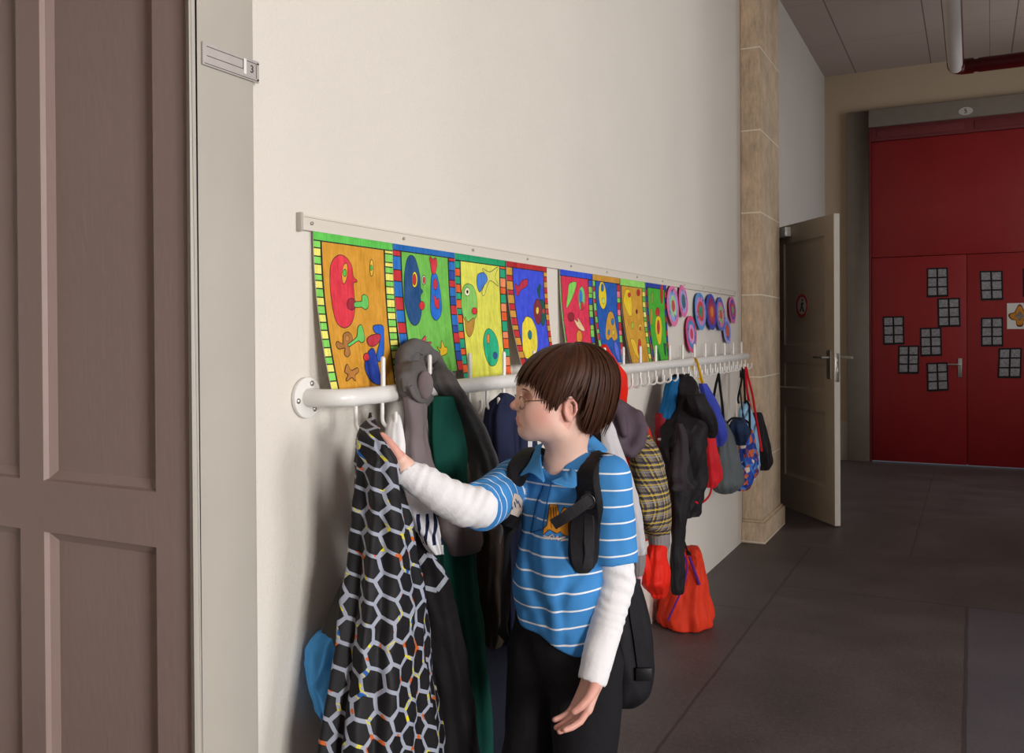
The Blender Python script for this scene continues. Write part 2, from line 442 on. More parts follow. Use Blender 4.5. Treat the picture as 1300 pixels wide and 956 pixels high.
m_olive = M('olive grey frame', (132, 122, 110), .45, .05, 6)
m_leaf = M('grey brown door leaf', (200, 188, 170), .42, .05, 5, .06, 40, .001, .4)
m_leafedge = M('white door edge', (226, 222, 212), .4, .03)
m_metal = M('steel', (190, 188, 182), .3, .05, metallic=.9) if False else M('steel', (190, 188, 182), .32, .05, 20, 0, 250, .001, .5, Metallic=.85)
m_dark = M('dark interior', (60, 54, 50), .8)
m_white = M('white enamel', (232, 229, 224), .28, .03, 20, 0, 250, .001, .5)
m_black = M('black plastic', (22, 21, 22), .45, .1)
CH = 4.1; RX = 2.75; FY = 10.215
def struct(name, mb, mats, **k):
    return tag(mb.build(name, mats, **k), kind='structure')
struct('floor', MB().box((-1.7, -7.2, -.2), (6.85, FY+.4, 0)), m_floor)
struct('ceiling', MB().box((-1.7, -7.2, CH), (6.85, FY+.4, CH+.2)), m_ceil)
# left wall : plastered stretch with the coat rail, doorway at its near end
struct('wall_left', MB().box((-.4, 1.436, 0), (0, 5.92, CH)).box((-.4, .2, 2.62), (0, 1.436, CH)).box((-.4, -7.0, 0), (0, .2, CH)), m_wall)
struct('wall_left_rear', MB().box((-.472, 7.38, 0), (-.072, FY, CH)).box((-.472, 5.92, 2.26), (-.072, 7.38, CH)).box((-.472, 5.92, 0), (-.072, 6.56, 2.26)), m_wall2)
struct('wall_classroom', MB().box((-1.7, -.2, 0), (-1.6, 1.5, CH)).box((-1.6, 1.36, 0), (-.4, 1.5, CH)).box((-1.6, -.3, 0), (-.4, -.2, CH)), m_wall)
struct('wall_cloakroom', MB().box((-1.7, 5.9, 0), (-1.6, 8.2, CH)).box((-1.6, 8.1, 0), (-.472, 8.2, CH)).box((-1.6, 5.8, 0), (-.4, 5.92, CH)), m_wall2)
# stone pilaster
pl = MB().box((0, 5.92, .15), (.126, 6.56, CH)); struct('trim_1', pl, m_stone, bevel=.006)
pb = MB().box((0, 5.895, 0), (.152, 6.59, .135)).box((0, 5.908, .135), (.139, 6.573, .15)); struct('trim_2', pb, m_stone, bevel=.006)
# beige door frame of the near doorway
fr = MB().box((-.011, 1.272, 0), (.014, 1.44, 2.75)).box((-.06, .06, 0), (.014, .24, 2.75)).box((-.06, .24, 2.6), (.014, 1.272, 2.75))
struct('trim_3', fr, m_trim, bevel=.010, seg=3)
# open taupe door leaf with sunken panels, facing the camera
def panelled(name, W, H, T, panels, mat, mats2, bev=.028, dep=.014, parent=None):
    """leaf in local x 0..W, z 0..H, front face y=0 looking -y, with sunken bevelled panels"""
    xs = sorted({0, W}|{a for p in panels for a in (p[0], p[1])}); zs = sorted({0, H}|{a for p in panels for a in (p[2], p[3])})
    mb = MB()
    for i in range(len(xs)-1):
        for j in range(len(zs)-1):
            xa, xb, za, zb = xs[i], xs[i+1], zs[j], zs[j+1]
            if any(p[0] <= xa+1e-6 and p[1] >= xb-1e-6 and p[2] <= za+1e-6 and p[3] >= zb-1e-6 for p in panels): continue
            mb.add([(xa, 0, za), (xb, 0, za), (xb, 0, zb), (xa, 0, zb)], [(0, 1, 2, 3)])
    for x0, x1, z0, z1 in panels:
        o = [(x0, 0, z0), (x1, 0, z0), (x1, 0, z1), (x0, 0, z1)]
        a = [(x0+.004, dep*.5, z0+.004), (x1-.004, dep*.5, z0+.004), (x1-.004, dep*.5, z1-.004), (x0+.004, dep*.5, z1-.004)]
        b = [(x0+bev, dep, z0+bev), (x1-bev, dep, z0+bev), (x1-bev, dep, z1-bev), (x0+bev, dep, z1-bev)]
        V = o+a+b; Fs = []
        for r in (0, 4):
            for k in range(4): Fs.append((r+k, r+(k+1) % 4, r+4+(k+1) % 4, r+4+k))
        Fs.append((8, 9, 10, 11)); mb.add(V, Fs)
    mb.add([(0, 0, 0), (W, 0, 0), (W, 0, H), (0, 0, H), (0, T, 0), (W, T, 0), (W, T, H), (0, T, H)], [(4, 7, 6, 5), (0, 4, 5, 1), (3, 2, 6, 7)])
    mb.add([(0, 0, 0), (0, 0, H), (0, T, H), (0, T, 0)], [(0, 1, 2, 3)], 1); mb.add([(W, 0, 0), (W, T, 0), (W, T, H), (W, 0, H)], [(0, 1, 2, 3)], 1)
    return mb.build(name, [mat, mats2], parent)
W = 1.0
d1 = panelled('door_1', W, 2.58, .045, [(.075, .487, 1.035, 2.42), (.075, .487, .16, .925), (.566, .905, 1.035, 2.42), (.566, .905, .16, .925)], m_door, m_door, .021, .021)
d1.location = (-W-.013, 1.283, .008); tag(d1, 'taupe panelled classroom door standing open in the near doorway', 'door', kind='structure')
# far doorway in the left wall behind the pilaster, its leaf half open into the corridor
ff = MB().box((-.15, 6.57, 0), (-.05, 6.66, 2.32)).box((-.15, 7.29, 0), (-.05, 7.4, 2.32)).box((-.15, 6.66, 2.2), (-.05, 7.29, 2.32))
ff.box((-.05, 6.585, 0), (-.035, 6.63, 2.29)).box((-.05, 7.32, 0), (-.035, 7.37, 2.29)).box((-.05, 6.63, 2.235), (-.035, 7.32, 2.29)); struct('trim_4', ff, m_olive, bevel=.006)
H0 = np.array([-.035, 7.32]); H1 = np.array([.482, 6.623]); Ld = float(np.linalg.norm(H1-H0)); e = (H1-H0)/Ld
d2 = panelled('door_2', Ld, 2.17, .042, [(.12, Ld-.13, .25, .78), (.12, Ld-.13, .92, 1.12), (.12, Ld-.13, 1.25, 2.03)], m_leaf, m_leafedge, .025, .012)
d2.rotation_euler.z = math.atan2(e[1], e[0]); d2.location = (H0[0], H0[1], .012)
tag(d2, 'grey-brown panelled door leaf held half open beside the stone pilaster', 'door', kind='structure')
bpy.context.view_layer.update()
def on_leaf(mb, name, mats, parent, **k):
    o = mb.build(name, mats, None, **k); o.parent = parent; return o
L = Ld
lk = MB().box((L, .006, 1.0), (L+.003, .036, 1.2)).box((L+.003, .012, 1.06), (L+.016, .030, 1.10)).box((L+.003, .014, 1.135), (L+.010, .028, 1.16))
on_leaf(lk, 'lock_plate', m_metal, d2, bevel=.001)
hd = MB().tube([(L-.07, -.001, 1.17), (L-.07, -.05, 1.17), (L-.19, -.055, 1.17)], .008).box((L-.095, -.006, 1.02), (L-.045, 0, 1.22))
hd.tube([(L-.07, .043, 1.17), (L-.07, .09, 1.17), (L-.0, .10, 1.17), (L+.06, .10, 1.17)], .009)
on_leaf(hd, 'door_handle', m_metal, d2, smooth=True)
cl = MB().box((.03, -.05, 2.08), (.24, 0, 2.15)); on_leaf(cl, 'door_closer', m_white, d2, bevel=.006)
hk = MB().tube([np.array(px(990, 491, .126)), np.array(pd(1046, 493.5, depth(px(1046, 493, .35))))], .004, 8)
tag(hk.build('hold_open_rod', m_metal), 'thin steel rod from the stone pilaster holding the grey door leaf open', 'rod')
# round prohibition sign on the leaf
cxs, czs = .41, 1.545
sg = empty('prohibition_sign', (0, 0, 0), 'round red ringed prohibition sign stuck on the open grey-brown door leaf', 'sign')
sg.rotation_euler.z = d2.rotation_euler.z; sg.location = d2.location; bpy.context.view_layer.update()
def ring_disc(mb, r0, r1, y, th, mi):
    n = 40; V = []; Fs = []
    for k in range(n):
        a = 2*PI*k/n; c_, s_ = math.cos(a), math.sin(a)
        V += [(cxs+r0*c_, y, czs+r0*s_), (cxs+r1*c_, y, czs+r1*s_), (cxs+r1*c_, y+th, czs+r1*s_)]
    for k in range(n):
        q = (k+1) % n; Fs += [(3*k, 3*q, 3*q+1, 3*k+1), (3*k+1, 3*q+1, 3*q+2, 3*k+2)]
    mb.add(V, Fs, mi)
m_signred = M('sign red', (205, 40, 32), .4, .03); m_paper = M('white paper', (226, 222, 214), .7, .03)
s1 = MB(); ring_disc(s1, 0.0005, .088, -.002, .002, 0); s1o = s1.build('disc', m_paper); s1o.parent = sg
s2 = MB(); ring_disc(s2, .066, .088, -.0035, .0015, 0); s2o = s2.build('red_ring', m_signred); s2o.parent = sg
s3 = MB()
def bar2(p, q, w):
    S = stroke([p, q], w); s3.add([(cxs+a, -.003, czs+b) for a, b in S], [(0, 1, 2, 3)])
for p, q, w in (((-.02, -.03), (.0, .0), .014), ((.02, -.035), (.0, .0), .014), ((0, 0), (.008, .026), .018), ((.008, .022), (-.02, .005), .008), ((.008, .022), (.03, .012), .008), ((-.036, -.036), (-.01, -.032), .01), ((.012, -.042), (.036, -.036), .01)): bar2(p, q, w)
s3.add([(cxs+.008+a, -.003, czs+.042+b) for a, b in oval(0, 0, .010, .011, 14)], [tuple(range(14))])
s3o = s3.build('skater_pictogram', m_black); s3o.parent = sg
# far wall with the red double door
FX0, FX1 = .389, 2.185
fw = MB().box((-.472, FY, 0), (FX0-.1, FY+.35, CH)).box((FX1+.1, FY, 0), (RX+.35, FY+.35, CH)).box((FX0-.1, FY, 3.5), (FX1+.1, FY+.35, CH))
struct('wall_far', fw, m_wall_far)
ds = MB().box((-.07, FY-.006, .0), (.15, FY, .42)); struct('baseboard_far', ds, m_wall2)
of = MB().box((.152, FY-.055, 0), (FX0-.02, FY+.02, 3.68)).box((FX1+.02, FY-.055, 0), (2.42, FY+.02, 3.68)).box((FX0-.02, FY-.055, 3.50), (FX1+.02, FY+.02, 3.68)); struct('trim_5', of, m_olive, bevel=.008)
rv = MB().box((FX0-.022, FY-.03, 0), (FX0, FY+.06, 3.5)).box((FX1, FY-.03, 0), (FX1+.022, FY+.06, 3.5)).box((FX0, FY-.02, 3.355), (FX1, FY+.05, 3.5))
rv.box((FX0+.06, FY-.03, 3.385), (1.27, FY-.02, 3.47)).box((1.36, FY-.03, 3.385), (FX1-.06, FY-.02, 3.47)); struct('trim_6', rv, m_redframe, bevel=.004)
struct('trim_7', MB().box((FX0, FY, 2.142), (FX1, FY+.04, 3.352)), m_red, bevel=.003)
XM = 1.287
struct('backing_far', MB().box((FX0-.1, FY+.06, .02), (FX1+.1, FY+.1, 3.55)), m_redframe)  # added backing sheet, stops sky light leaking through the door gaps
for nm, a, b in (('door_3', FX0+.003, XM-.0025), ('door_4', XM+.0025, FX1-.003)):
    dd = MB().box((a, FY-.002, .014), (b, FY+.04, 2.136)).build(nm, m_red, bevel=.003)
    tag(dd, 'left leaf of the dark red double door' if nm == 'door_3' else 'right leaf of the dark red double door', 'door', kind='structure')
    if nm == 'door_3':
        hx, hz = 1.222, 1.03
        MB().box((hx-.018, FY-.012, hz-.13), (hx+.018, FY-.002, hz+.06)).build('handle_plate', m_metal, dd, bevel=.003)
        MB().tube([(hx, FY-.01, hz), (hx, FY-.055, hz), (hx-.02, FY-.06, hz), (hx-.11, FY-.06, hz)], .009).build('door_handle', m_metal, dd, smooth=True)
# right wall and an added wide hall; out-of-frame windows placed for their light
HX_ = 6.5
m_tan = plaster('tan wall', (170, 158, 144), .12, 90)
WIN = [('added_window_1', HX_, -2.4, -.4, .8, 2.7), ('added_window_2', HX_, 1.6, 3.4, .8, 3.4), ('window_3', RX, 7.5, 9.4, .75, 3.85)]
def window_wall(name, X, ya, yb, wins):
    rw = MB(); y0 = ya
    for _, _, a, b, za, zb in wins:
        rw.box((X, y0, 0), (X+.35, a, CH)); rw.box((X, a, 0), (X+.35, b, za)); rw.box((X, a, zb), (X+.35, b, CH)); y0 = b
    rw.box((X, y0, 0), (X+.35, yb, CH)); struct(name, rw, m_tan)
window_wall('wall_right', RX, 4.2, FY+.35, WIN[2:]); window_wall('wall_added_hall', HX_, -7.0, 4.55, WIN[:2])
struct('wall_added_hall_end', MB().box((RX+.35, 4.2, 0), (HX_, 4.55, CH)), m_tan)
struct('wall_back', MB().box((-.4, -7.2, 0), (HX_+.35, -7.0, CH)), m_tan)
for nm, X, a, b, za, zb in WIN:
    w = MB(); mx = (a+b)/2
    for q0, q1 in (((X+.25, a, za), (X+.30, a+.05, zb)), ((X+.25, b-.05, za), (X+.30, b, zb)), ((X+.25, mx-.025, za), (X+.30, mx+.025, zb)), ((X+.25, a, za), (X+.30, b, za+.05)), ((X+.25, a, zb-.05), (X+.30, b, zb))): w.box(q0, q1)
    tag(w.build(nm, m_white, bevel=.004), kind='structure')
# small number plaque above the red doors
def put_text(txt, size, loc, rot, mat, name, parent, thick=.0006):
    me = text_mesh(txt, size, thick); o = link(name, me, mat, None, False)
    o.matrix_world = Matrix.Translation(Vector(loc)) @ rot; mw = o.matrix_world.copy()
    if parent: bpy.context.view_layer.update(); o.parent = parent; o.matrix_parent_inverse = parent_inv(parent)
    return o
ROT_WALL = Matrix(((0, 0, 1, 0), (1, 0, 0, 0), (0, 1, 0, 0), (0, 0, 0, 1)))      # faces +x, reads along +y
ROT_FAR = Matrix(((1, 0, 0, 0), (0, 0, -1, 0), (0, 1, 0, 0), (0, 0, 0, 1)))      # faces -y
c5 = py(1226, 141, FY-.06)
pq = empty('number_plaque', c5, 'small oval number plaque on the frame above the red double door', 'plaque')
o5 = oval(0, 0, .066, .04, 32)
mb = MB(); mb.add([(c5[0]+a, FY-.061, c5[2]+b) for a, b in o5]+[(c5[0]+a, FY-.054, c5[2]+b) for a, b in o5], [tuple(range(32))]+[(k, (k+1) % 32, 32+(k+1) % 32, 32+k) for k in range(32)])
mb.build('plate', M('enamel plate', (196, 190, 182), .4, .03), pq)
put_text('5', .062, (c5[0], FY-.0622, c5[2]), ROT_FAR, m_black, 'number', pq)
# room sign on the beige frame
A = px(247.2, 54.9, .018); Bq = px(320.2, 104, .018); y0, y1 = 1.292, 1.447; z1, z0 = 1.918, 1.884
rs = empty('room_sign', (.016, y0, z0), 'narrow grey metal room sign with lines and number, on the beige frame', 'sign')
m_sign = M('brushed sign metal', (178, 170, 166), .4, .05, 40)
zt = 1.921; zb = 1.876
MB().box((.0142, y0, zb), (.019, y1, zt)).build('backplate', m_sign, rs, bevel=.0015)
MB().box((.019, y0+.004, zb+.003), (.0195, y1-.004, zb+.0042)).box((.019, y0+.010, zt-.0085), (.0195, y0+.108, zt-.0073)).box((.019, y0+.010, zt-.0265), (.0195, y0+.108, zt-.0253)).box((.019, y0+.1075, zt-.027), (.0195, y0+.1087, zt-.006)).box((.019, y0+.119, zt-.0075), (.0195, y0+.147, zt-.0063)).box((.019, y1-.0098, zb+.008), (.0195, y1-.0086, zt-.0063)).build('engraved_lines', M('dark engraving', (70, 58, 54), .6), rs)
MB().box((.019, y0+.1095, zb+.010), (.0203, y0+.1165, zt-.004)).build('divider', m_white, rs)
put_text('3', .022, (.0196, y0+.133, (zt+zb)/2+.001), ROT_WALL, M('dark engraving', (70, 58, 54)), 'number', rs)
for zz in (zb+.006, zt-.006): MB().sphere((.019, y1-.004, zz), .0022, 8).build('screw', m_black, rs, smooth=True)
# suspended lamp : white tube in a red housing with an elbow
lz = 3.42; lx = float(py(1214, 75, 7.6)[0])
e0 = pd(1213, 84, 7.15); lx, ly, lz = [float(a) for a in e0]
la = empty('pendant_lamp', (lx, ly, lz), 'long suspended lamp, white tube in dark red housing with elbow, under the ceiling', 'lamp')
m_lampred = M('lamp red', (84, 10, 14), .35, .05)
MB().tube([(lx, -1.5, lz+.028), (lx, ly-.02, lz+.028)], .062, 20).build('housing', m_lampred, la, smooth=True)
MB().tube([(lx, -1.5, lz-.012), (lx, ly-.03, lz-.012)], .052, 20).build('diffuser_tube', M('opal tube', (214, 210, 204), .3, .02), la, smooth=True)
el = [(lx+.075*(1-math.cos(a)), ly-.03+.075*math.sin(a), lz) for a in np.linspace(0, PI/2, 9)]
MB().tube([(lx, ly-.1, lz)]+el+[(lx+.13, ly+.045, lz)], .060, 20).build('elbow', m_lampred, la, smooth=True)
MB().tube([(lx+.16, ly+.045, lz), (RX-.005, ly+.045, lz)], .056, 20).tube([(lx+.12, ly+.045, lz), (lx+.17, ly+.045, lz)], .05, 20).build('arm', m_lampred, la, smooth=True)
MB().tube([(lx+.24, ly+.045, lz+.05), (lx+.24, ly+.045, CH-.005)], .003, 8).build('suspension_wire', m_metal, la)
MB().tube([(lx+.24, ly+.045, CH-.05), (lx+.24, ly+.045, CH-.001)], .035, 16).build('ceiling_cup', m_trim, la, smooth=True)
# ================================================================== DISPLAY STRIP, PAINTINGS, COAT RAIL
st = MB(); prof = [(0.0005, 1.588), (.013, 1.588), (.013, 1.592), (.010, 1.5925), (.010, 1.617), (.013, 1.6175), (.013, 1.622), (0.0005, 1.622)]; n = len(prof)
st.add([(a, 1.588, b) for a, b in prof]+[(a, 5.735, b) for a, b in prof], [tuple(range(n)), tuple(range(n, 2*n))[::-1]]+[(k, (k+1) % n, n+(k+1) % n, n+k) for k in range(n)])
strip = empty('display_strip', (.005, 1.587, 1.6), 'long pale picture strip on the cream wall above the coat rail, holding the paintings', 'picture strip')
st.build('strip', plaster('strip paint', (214, 206, 194), .05, 60), strip)
scr = None
for k in range(12):
    y = 1.62+k*.37
    q = MB().sphere((.0135, y, 1.605), (.002, .004, .004), 8).build('screw', m_metal, strip, smooth=True) if scr is None else scr.copy()
    if scr is None: scr = q; scr_y = y
    else: COL.objects.link(q); q.location.y += y-scr_y
MB().box((0, 1.580, 1.584), (.015, 1.588, 1.626)).build('end_cap', m_trim, strip, bevel=.001)
def paint(rgb):
    key = 'paint %d %d %d' % tuple(rgb)
    if key in _MC: return _MC[key]
    t = NT(key); c = lin(rgb); o = t.co(); n1 = t.noise(t.ve('MULTIPLY', o, (1, 130, 16)), 1, 3); n2 = t.noise(o, 30, 3)
    f = t.ma('MULTIPLY_ADD', t.ma('SUBTRACT', t.ma('ADD', t.ma('MULTIPLY', n1, .55), t.ma('MULTIPLY', n2, .45)), .5), 2.6, .5)
    _MC[key] = t.fin(t.mix(f, tuple(x*.74 for x in c), tuple(min(1, x*1.12+.035) for x in c)), .75, .2); return _MC[key]
INK = (22, 18, 20)
def c2(p): return (360+p[0]/4.3333, 250+p[1]/4.3333)
def c3(p): return (630+p[0]/4.0625, 310+p[1]/4.0625)
def c4(p): return (360+p[0]/4.3333, 420+p[1]/4.3333)
class Sheet:
    def __init__(s, TL, TR, BL, BR, x0=.009):
        a, b = px(*TL, x0), px(*TR, x0); s.x0 = x0
        s.y0, s.y1 = a[1], b[1]; s.zt = min((a[2]+b[2])/2, 1.590)
        def solve(p, y): d = ray(*p); t = y/d[1]; return CAM+d*t
        l, r = solve(BL, s.y0), solve(BR, s.y1)
        s.xl = min(max(l[0], .014), .07); s.xr = min(max(r[0], .014), .07); s.zb = (l[2]+r[2])/2
        s.mats = []; s.mb = MB(); s.layer = 0
    def off(s, y, z):
        f = min(max((y-s.y0)/(s.y1-s.y0), 0), 1); q = max((s.zt-z)/(s.zt-s.zb), 0)
        return s.x0+(s.xl+(s.xr-s.xl)*f-s.x0)*q**2
    def mi(s, rgb):
        m = paint(rgb)
        if m not in s.mats: s.mats.append(m)
        return s.mats.index(m)
    def raw(s, yz, rgb, step=True):
        V, Fs = poly_cut(yz, None, .012)
        s.layer += (1 if step else 0)
        s.mb.add([(s.off(y, z)+.0016+s.layer*.000045, y, z) for y, z in V], Fs, s.mi(rgb))
    def pix(s, p):
        x = s.x0+.005
        for _ in range(5): q = px(p[0], p[1], x); x = s.off(q[1], q[2])
        return (min(max(q[1], s.y0+.002), s.y1-.002), min(max(q[2], s.zb+.001), s.zt))
    def shape(s, pts, rgb, cv, ink=.0018):
        if len(pts) < 20:
            k_ = np.array([pts[-1]]+list(pts)+list(pts[:2]), float); pts = [tuple(q) for q in catmull(k_, 4*(len(k_)-1)+1)[4:-4-0]][:-1] if len(pts) > 4 else pts
        yz = [s.pix(cv(p)) for p in pts]
        if ink: s.raw(grow(yz, ink), INK)
        s.raw(yz, rgb)
    def rect(s, a, b, c, d, rgb, step=True):
        Y = lambda f: s.y0+f*(s.y1-s.y0)
        Z = lambda f: s.zt+f*(s.zb-s.zt)
        s.raw([(Y(a), Z(d)), (Y(b), Z(d)), (Y(b), Z(c)), (Y(a), Z(c))], rgb, step)
    def border(s, side, w, cols, n):
        a, b = (0, w) if side == 'l' else (1-w, 1)
        s.rect(a, b, 0, 1, INK); rnd = random.Random(n)
        e = [k/n+(rnd.random()-.5)*.35/n for k in range(n+1)]; e[0] = 0; e[n] = 1; g = .004
        for k in range(n): s.rect(a+(.02 if side == 'r' else 0), b-(.02 if side == 'l' else 0), e[k]+g, e[k+1]-g, cols[k % len(cols)], k == 0)
    def top(s, h, rgb): s.rect(0, 1, 0, h+.008, INK); s.rect(0, 1, 0, h, rgb)
    def done(s, name, label, bg):
        n = 20; V = []
        Fs = []
        for i in range(n+1):
            z = s.zt+(s.zb-s.zt)*i/n
            for y in (s.y0, s.y1): x = s.off(y, z); V += [(x+.0008, y, z), (x, y, z)]
        for i in range(n):
            a = 4*i; Fs += [(a, a+2, a+6, a+4), (a+1, a+5, a+7, a+3), (a, a+4, a+5, a+1), (a+2, a+3, a+7, a+6)]
        Fs += [(0, 1, 3, 2), (4*n, 4*n+2, 4*n+3, 4*n+1)]
        s.mb.add(V, Fs, s.mi(bg))
        me_o = MB.build(s.mb, name, s.mats)
        return tag(me_o, label, 'painting', "children's paintings hanging under the display strip")
LG, YE, OR, TE, RD, BL_, OC, GR = (130, 215, 90), (240, 232, 110), (235, 95, 30), (15, 165, 120), (200, 38, 48), (25, 110, 195), (215, 155, 50), (95, 190, 70)
def E_(cx, cy, rx, ry, rot=0, wob=.02): return oval(cx, cy, rx, ry, 24, rot, wob, int(cx))
p = Sheet((397, 288), (497.3, 302.6), (421, 494), (510, 489)); p.rect(0, 1, 0, 1, (214, 152, 40))
p.border('l', .095, [YE, LG], 19); p.border('r', .125, [LG, YE], 22); p.top(.055, (95, 200, 80))
p.shape([(300,322),(340,335),(370,380),(380,440),(402,465),(380,475),(386,560),(385,640),(365,700),(325,718),(285,680),(260,560),(252,440),(262,360)], (222, 48, 66), c2)
p.shape(E_(333, 420, 14, 55, .1), (230, 160, 50), c2); p.shape(E_(333, 418, 8, 18), GR, c2)
p.shape(E_(370, 590, 24, 30), (165, 30, 55), c2)
p.shape([(388,580),(425,575),(430,545),(445,540),(460,560),(462,600),(445,618),(425,605),(388,605)], (105, 200, 95), c2)
p.shape(E_(480, 390, 9, 44), (235, 190, 70), c2); p.shape(E_(478, 390, 7, 14), GR, c2, .001)
p.shape([(325,760),(350,745),(370,765),(372,800),(355,825),(362,860),(345,878),(330,860),(335,830),(300,835),(286,815),(292,797),(322,808)], (170, 112, 48), c2); p.shape(E_(345, 778, 9, 14), (200, 140, 60), c2, .001)
p.shape([(350,812),(398,772),(405,720),(425,708),(440,780),(425,800),(405,790),(362,818)], (105, 200, 95), c2)
p.shape([(492,710),(540,710),(546,760),(545,860),(520,905),(508,870),(525,800),(522,760),(495,740)], (22, 95, 200), c2)
p.shape([(455,785),(480,762),(525,758),(520,795),(490,820),(465,815)], (190, 40, 58), c2)
p.shape([(490,100),(512,180),(530,285),(495,288),(460,250),(442,185),(460,120)], (20, 60, 165), c4); p.shape(E_(450, 145, 14, 20), (225, 45, 60), c4)
p.shape([(345,185),(365,220),(400,205),(405,225),(385,245),(390,275),(370,255),(340,275),(350,240),(333,225)], (185, 122, 50), c4)
p.done('painting', 'orange painting with a red face, yellow and green border, first from the door', (240, 236, 226))
p = Sheet((497.8, 303.3), (576, 315.8), (514, 470), (588, 475)); p.rect(0, 1, 0, 1, (112, 190, 76))
p.border('l', .13, [RD, BL_], 10); p.border('r', .12, [RD, BL_, (30, 70, 160)], 13); p.top(.05, (20, 105, 185))
p.shape([(690,325),(720,340),(745,430),(750,500),(762,520),(750,545),(755,620),(745,680),(720,706),(690,680),(665,590),(660,470),(670,370)], (18, 74, 128), c2)
p.shape(E_(718, 455, 14, 42), (245, 215, 40), c2); p.shape(E_(716, 455, 9, 28), (205, 40, 48), c2)
p.shape(E_(757, 598, 14, 22), (222, 40, 52), c2); p.shape(E_(768, 457, 11, 24), (190, 215, 190), c2); p.shape(E_(769, 458, 7, 17), (205, 40, 48), c2, .001)
p.shape([(812,430),(835,425),(850,480),(862,560),(862,640),(835,678),(808,640),(806,540)], (18, 108, 212), c2)
p.shape([(800,330),(818,345),(835,338),(838,385),(825,425),(810,410),(805,370)], (210, 42, 58), c2); p.shape(E_(830, 480, 10, 30), (210, 42, 58), c2); p.shape([(822,540),(838,565),(850,560),(848,612),(830,600)], (215, 40, 55), c2)
p.shape([(745,815),(775,765),(778,798),(810,800),(780,815)], (236, 62, 98), c2); p.shape([(840,825),(862,835),(865,792),(880,825),(895,832),(890,862),(850,875),(858,850)], (246, 196, 22), c2)
p.done('painting', 'green painting with two blue faces, red and blue border, above the grey hoodie', (240, 236, 226))
p = Sheet((577, 316.5), (640.4, 327.3), (589.5, 482), (648.5, 476)); p.rect(0, 1, 0, 1, (224, 222, 84))
p.border('l', .10, [OR, TE], 16); p.border('r', .13, [OR, TE, (240, 140, 90)], 13); p.top(.055, (10, 160, 105))
p.shape([(1005,480),(1040,495),(1058,550),(1062,610),(1055,660),(1020,690),(990,670),(975,590),(982,510)], (132, 198, 92), c2)
p.shape(E_(1007, 522, 14, 22), (235, 235, 190), c2); p.shape(E_(1008, 522, 6, 10), INK, c2, 0); p.shape(E_(1047, 628, 15, 17), (215, 45, 50), c2)
p.shape([(995,660),(1010,690),(1045,668),(1040,730),(1020,768),(1002,740)], (190, 138, 48), c2)
p.shape([(1090,395),(1130,415),(1175,388),(1160,440),(1178,490),(1130,460),(1100,540),(1088,520),(1112,450)], (222, 220, 96), c2)
p.shape([(1070,425),(1100,420),(1118,455),(1095,490),(1075,522),(1062,490),(1060,450)], (62, 122, 208), c2)
p.shape(E_(1138, 828, 40, 102, -.12), (22, 178, 128), c2); p.shape(E_(1122, 780, 7, 26), (235, 130, 60), c2); p.shape(E_(1160, 872, 11, 17), (30, 80, 150), c2)
p.done('painting', 'yellow painting with a green bearded head and blue bird, orange and teal border', (240, 236, 226))
p = Sheet((642, 327.2), (693.5, 335.8), (662.5, 466), (704, 460)); p.rect(0, 1, 0, 1, (58, 78, 222))
p.border('l', .15, [RD, OC], 15); p.border('r', .10, [RD, OC], 18); p.top(.055, (185, 32, 40))
p.shape([(95,205),(112,218),(130,190),(158,183),(155,215),(125,235),(108,268),(98,240)], (190, 34, 66), c3)
p.shape([(205,285),(225,300),(232,340),(228,395),(210,412),(195,380),(190,330)], (132, 36, 52), c3); p.shape([(210,240),(218,212),(226,215),(222,285),(240,290),(252,350),(248,400),(236,420),(228,395),(232,340),(222,290)], (8, 84, 76), c3)
p.shape(E_(209, 342, 7, 18), (240, 200, 60), c3); p.shape(E_(240, 345, 5, 14), (210, 60, 50), c3)
p.shape([(130,430),(140,395),(152,375),(172,380),(185,395),(205,450),(208,540),(185,582),(140,575)], (246, 222, 62), c3); p.shape(E_(170, 468, 10, 22), (20, 120, 130), c3)
p.done('painting', 'blue painting with a red bird and yellow bottle shape, red and ochre border', (240, 236, 226))
p = Sheet((710, 338.3), (750.6, 345.7), (721.5, 455), (756, 452)); p.rect(0, 1, 0, 1, (226, 46, 82))
p.border('l', .04, [LG], 2); p.border('r', .13, [LG, (30, 80, 200), (150, 200, 90)], 13); p.top(.07, (40, 80, 215))
p.shape([(375,205),(410,198),(395,260),(360,330),(368,250)], (138, 218, 92), c3); p.shape(E_(438, 280, 16, 60), (110, 210, 120), c3); p.shape(E_(433, 270, 7, 32), (60, 130, 220), c3); p.shape(E_(440, 318, 8, 20), (210, 40, 60), c3)
p.shape(E_(383, 375, 17, 22), (150, 26, 44), c3); p.shape([(400,390),(420,402),(418,380),(452,440),(440,446),(415,425)], (238, 208, 158), c3); p.shape(E_(425, 478, 14, 34), (225, 150, 40), c3)
p.done('painting', 'pink-red painting with a green profile and cream hand, blue top band', (240, 236, 226))
p = Sheet((752, 345.9), (786, 352), (765.5, 462), (792, 460)); p.rect(0, 1, 0, 1, (16, 88, 182))
p.border('l', .09, [RD, LG], 15); p.border('r', .13, [LG, RD, (235, 120, 150)], 13); p.top(.07, (205, 150, 50))
p.shape(E_(546, 265, 19, 70, -.06), (250, 216, 24), c3); p.shape(E_(545, 225, 7, 19), (30, 110, 190), c3); p.shape(E_(550, 292, 8, 14), (200, 225, 120), c3)
p.shape([(580,350),(600,360),(612,420),(622,480),(605,498),(592,480),(572,495),(562,470),(566,400)], (216, 160, 52), c3); p.shape(E_(598, 400, 7, 16), (30, 120, 190), c3); p.shape(E_(602, 455, 6, 14), (220, 200, 60), c3); p.shape(E_(578, 455, 5, 12), (30, 120, 190), c3)
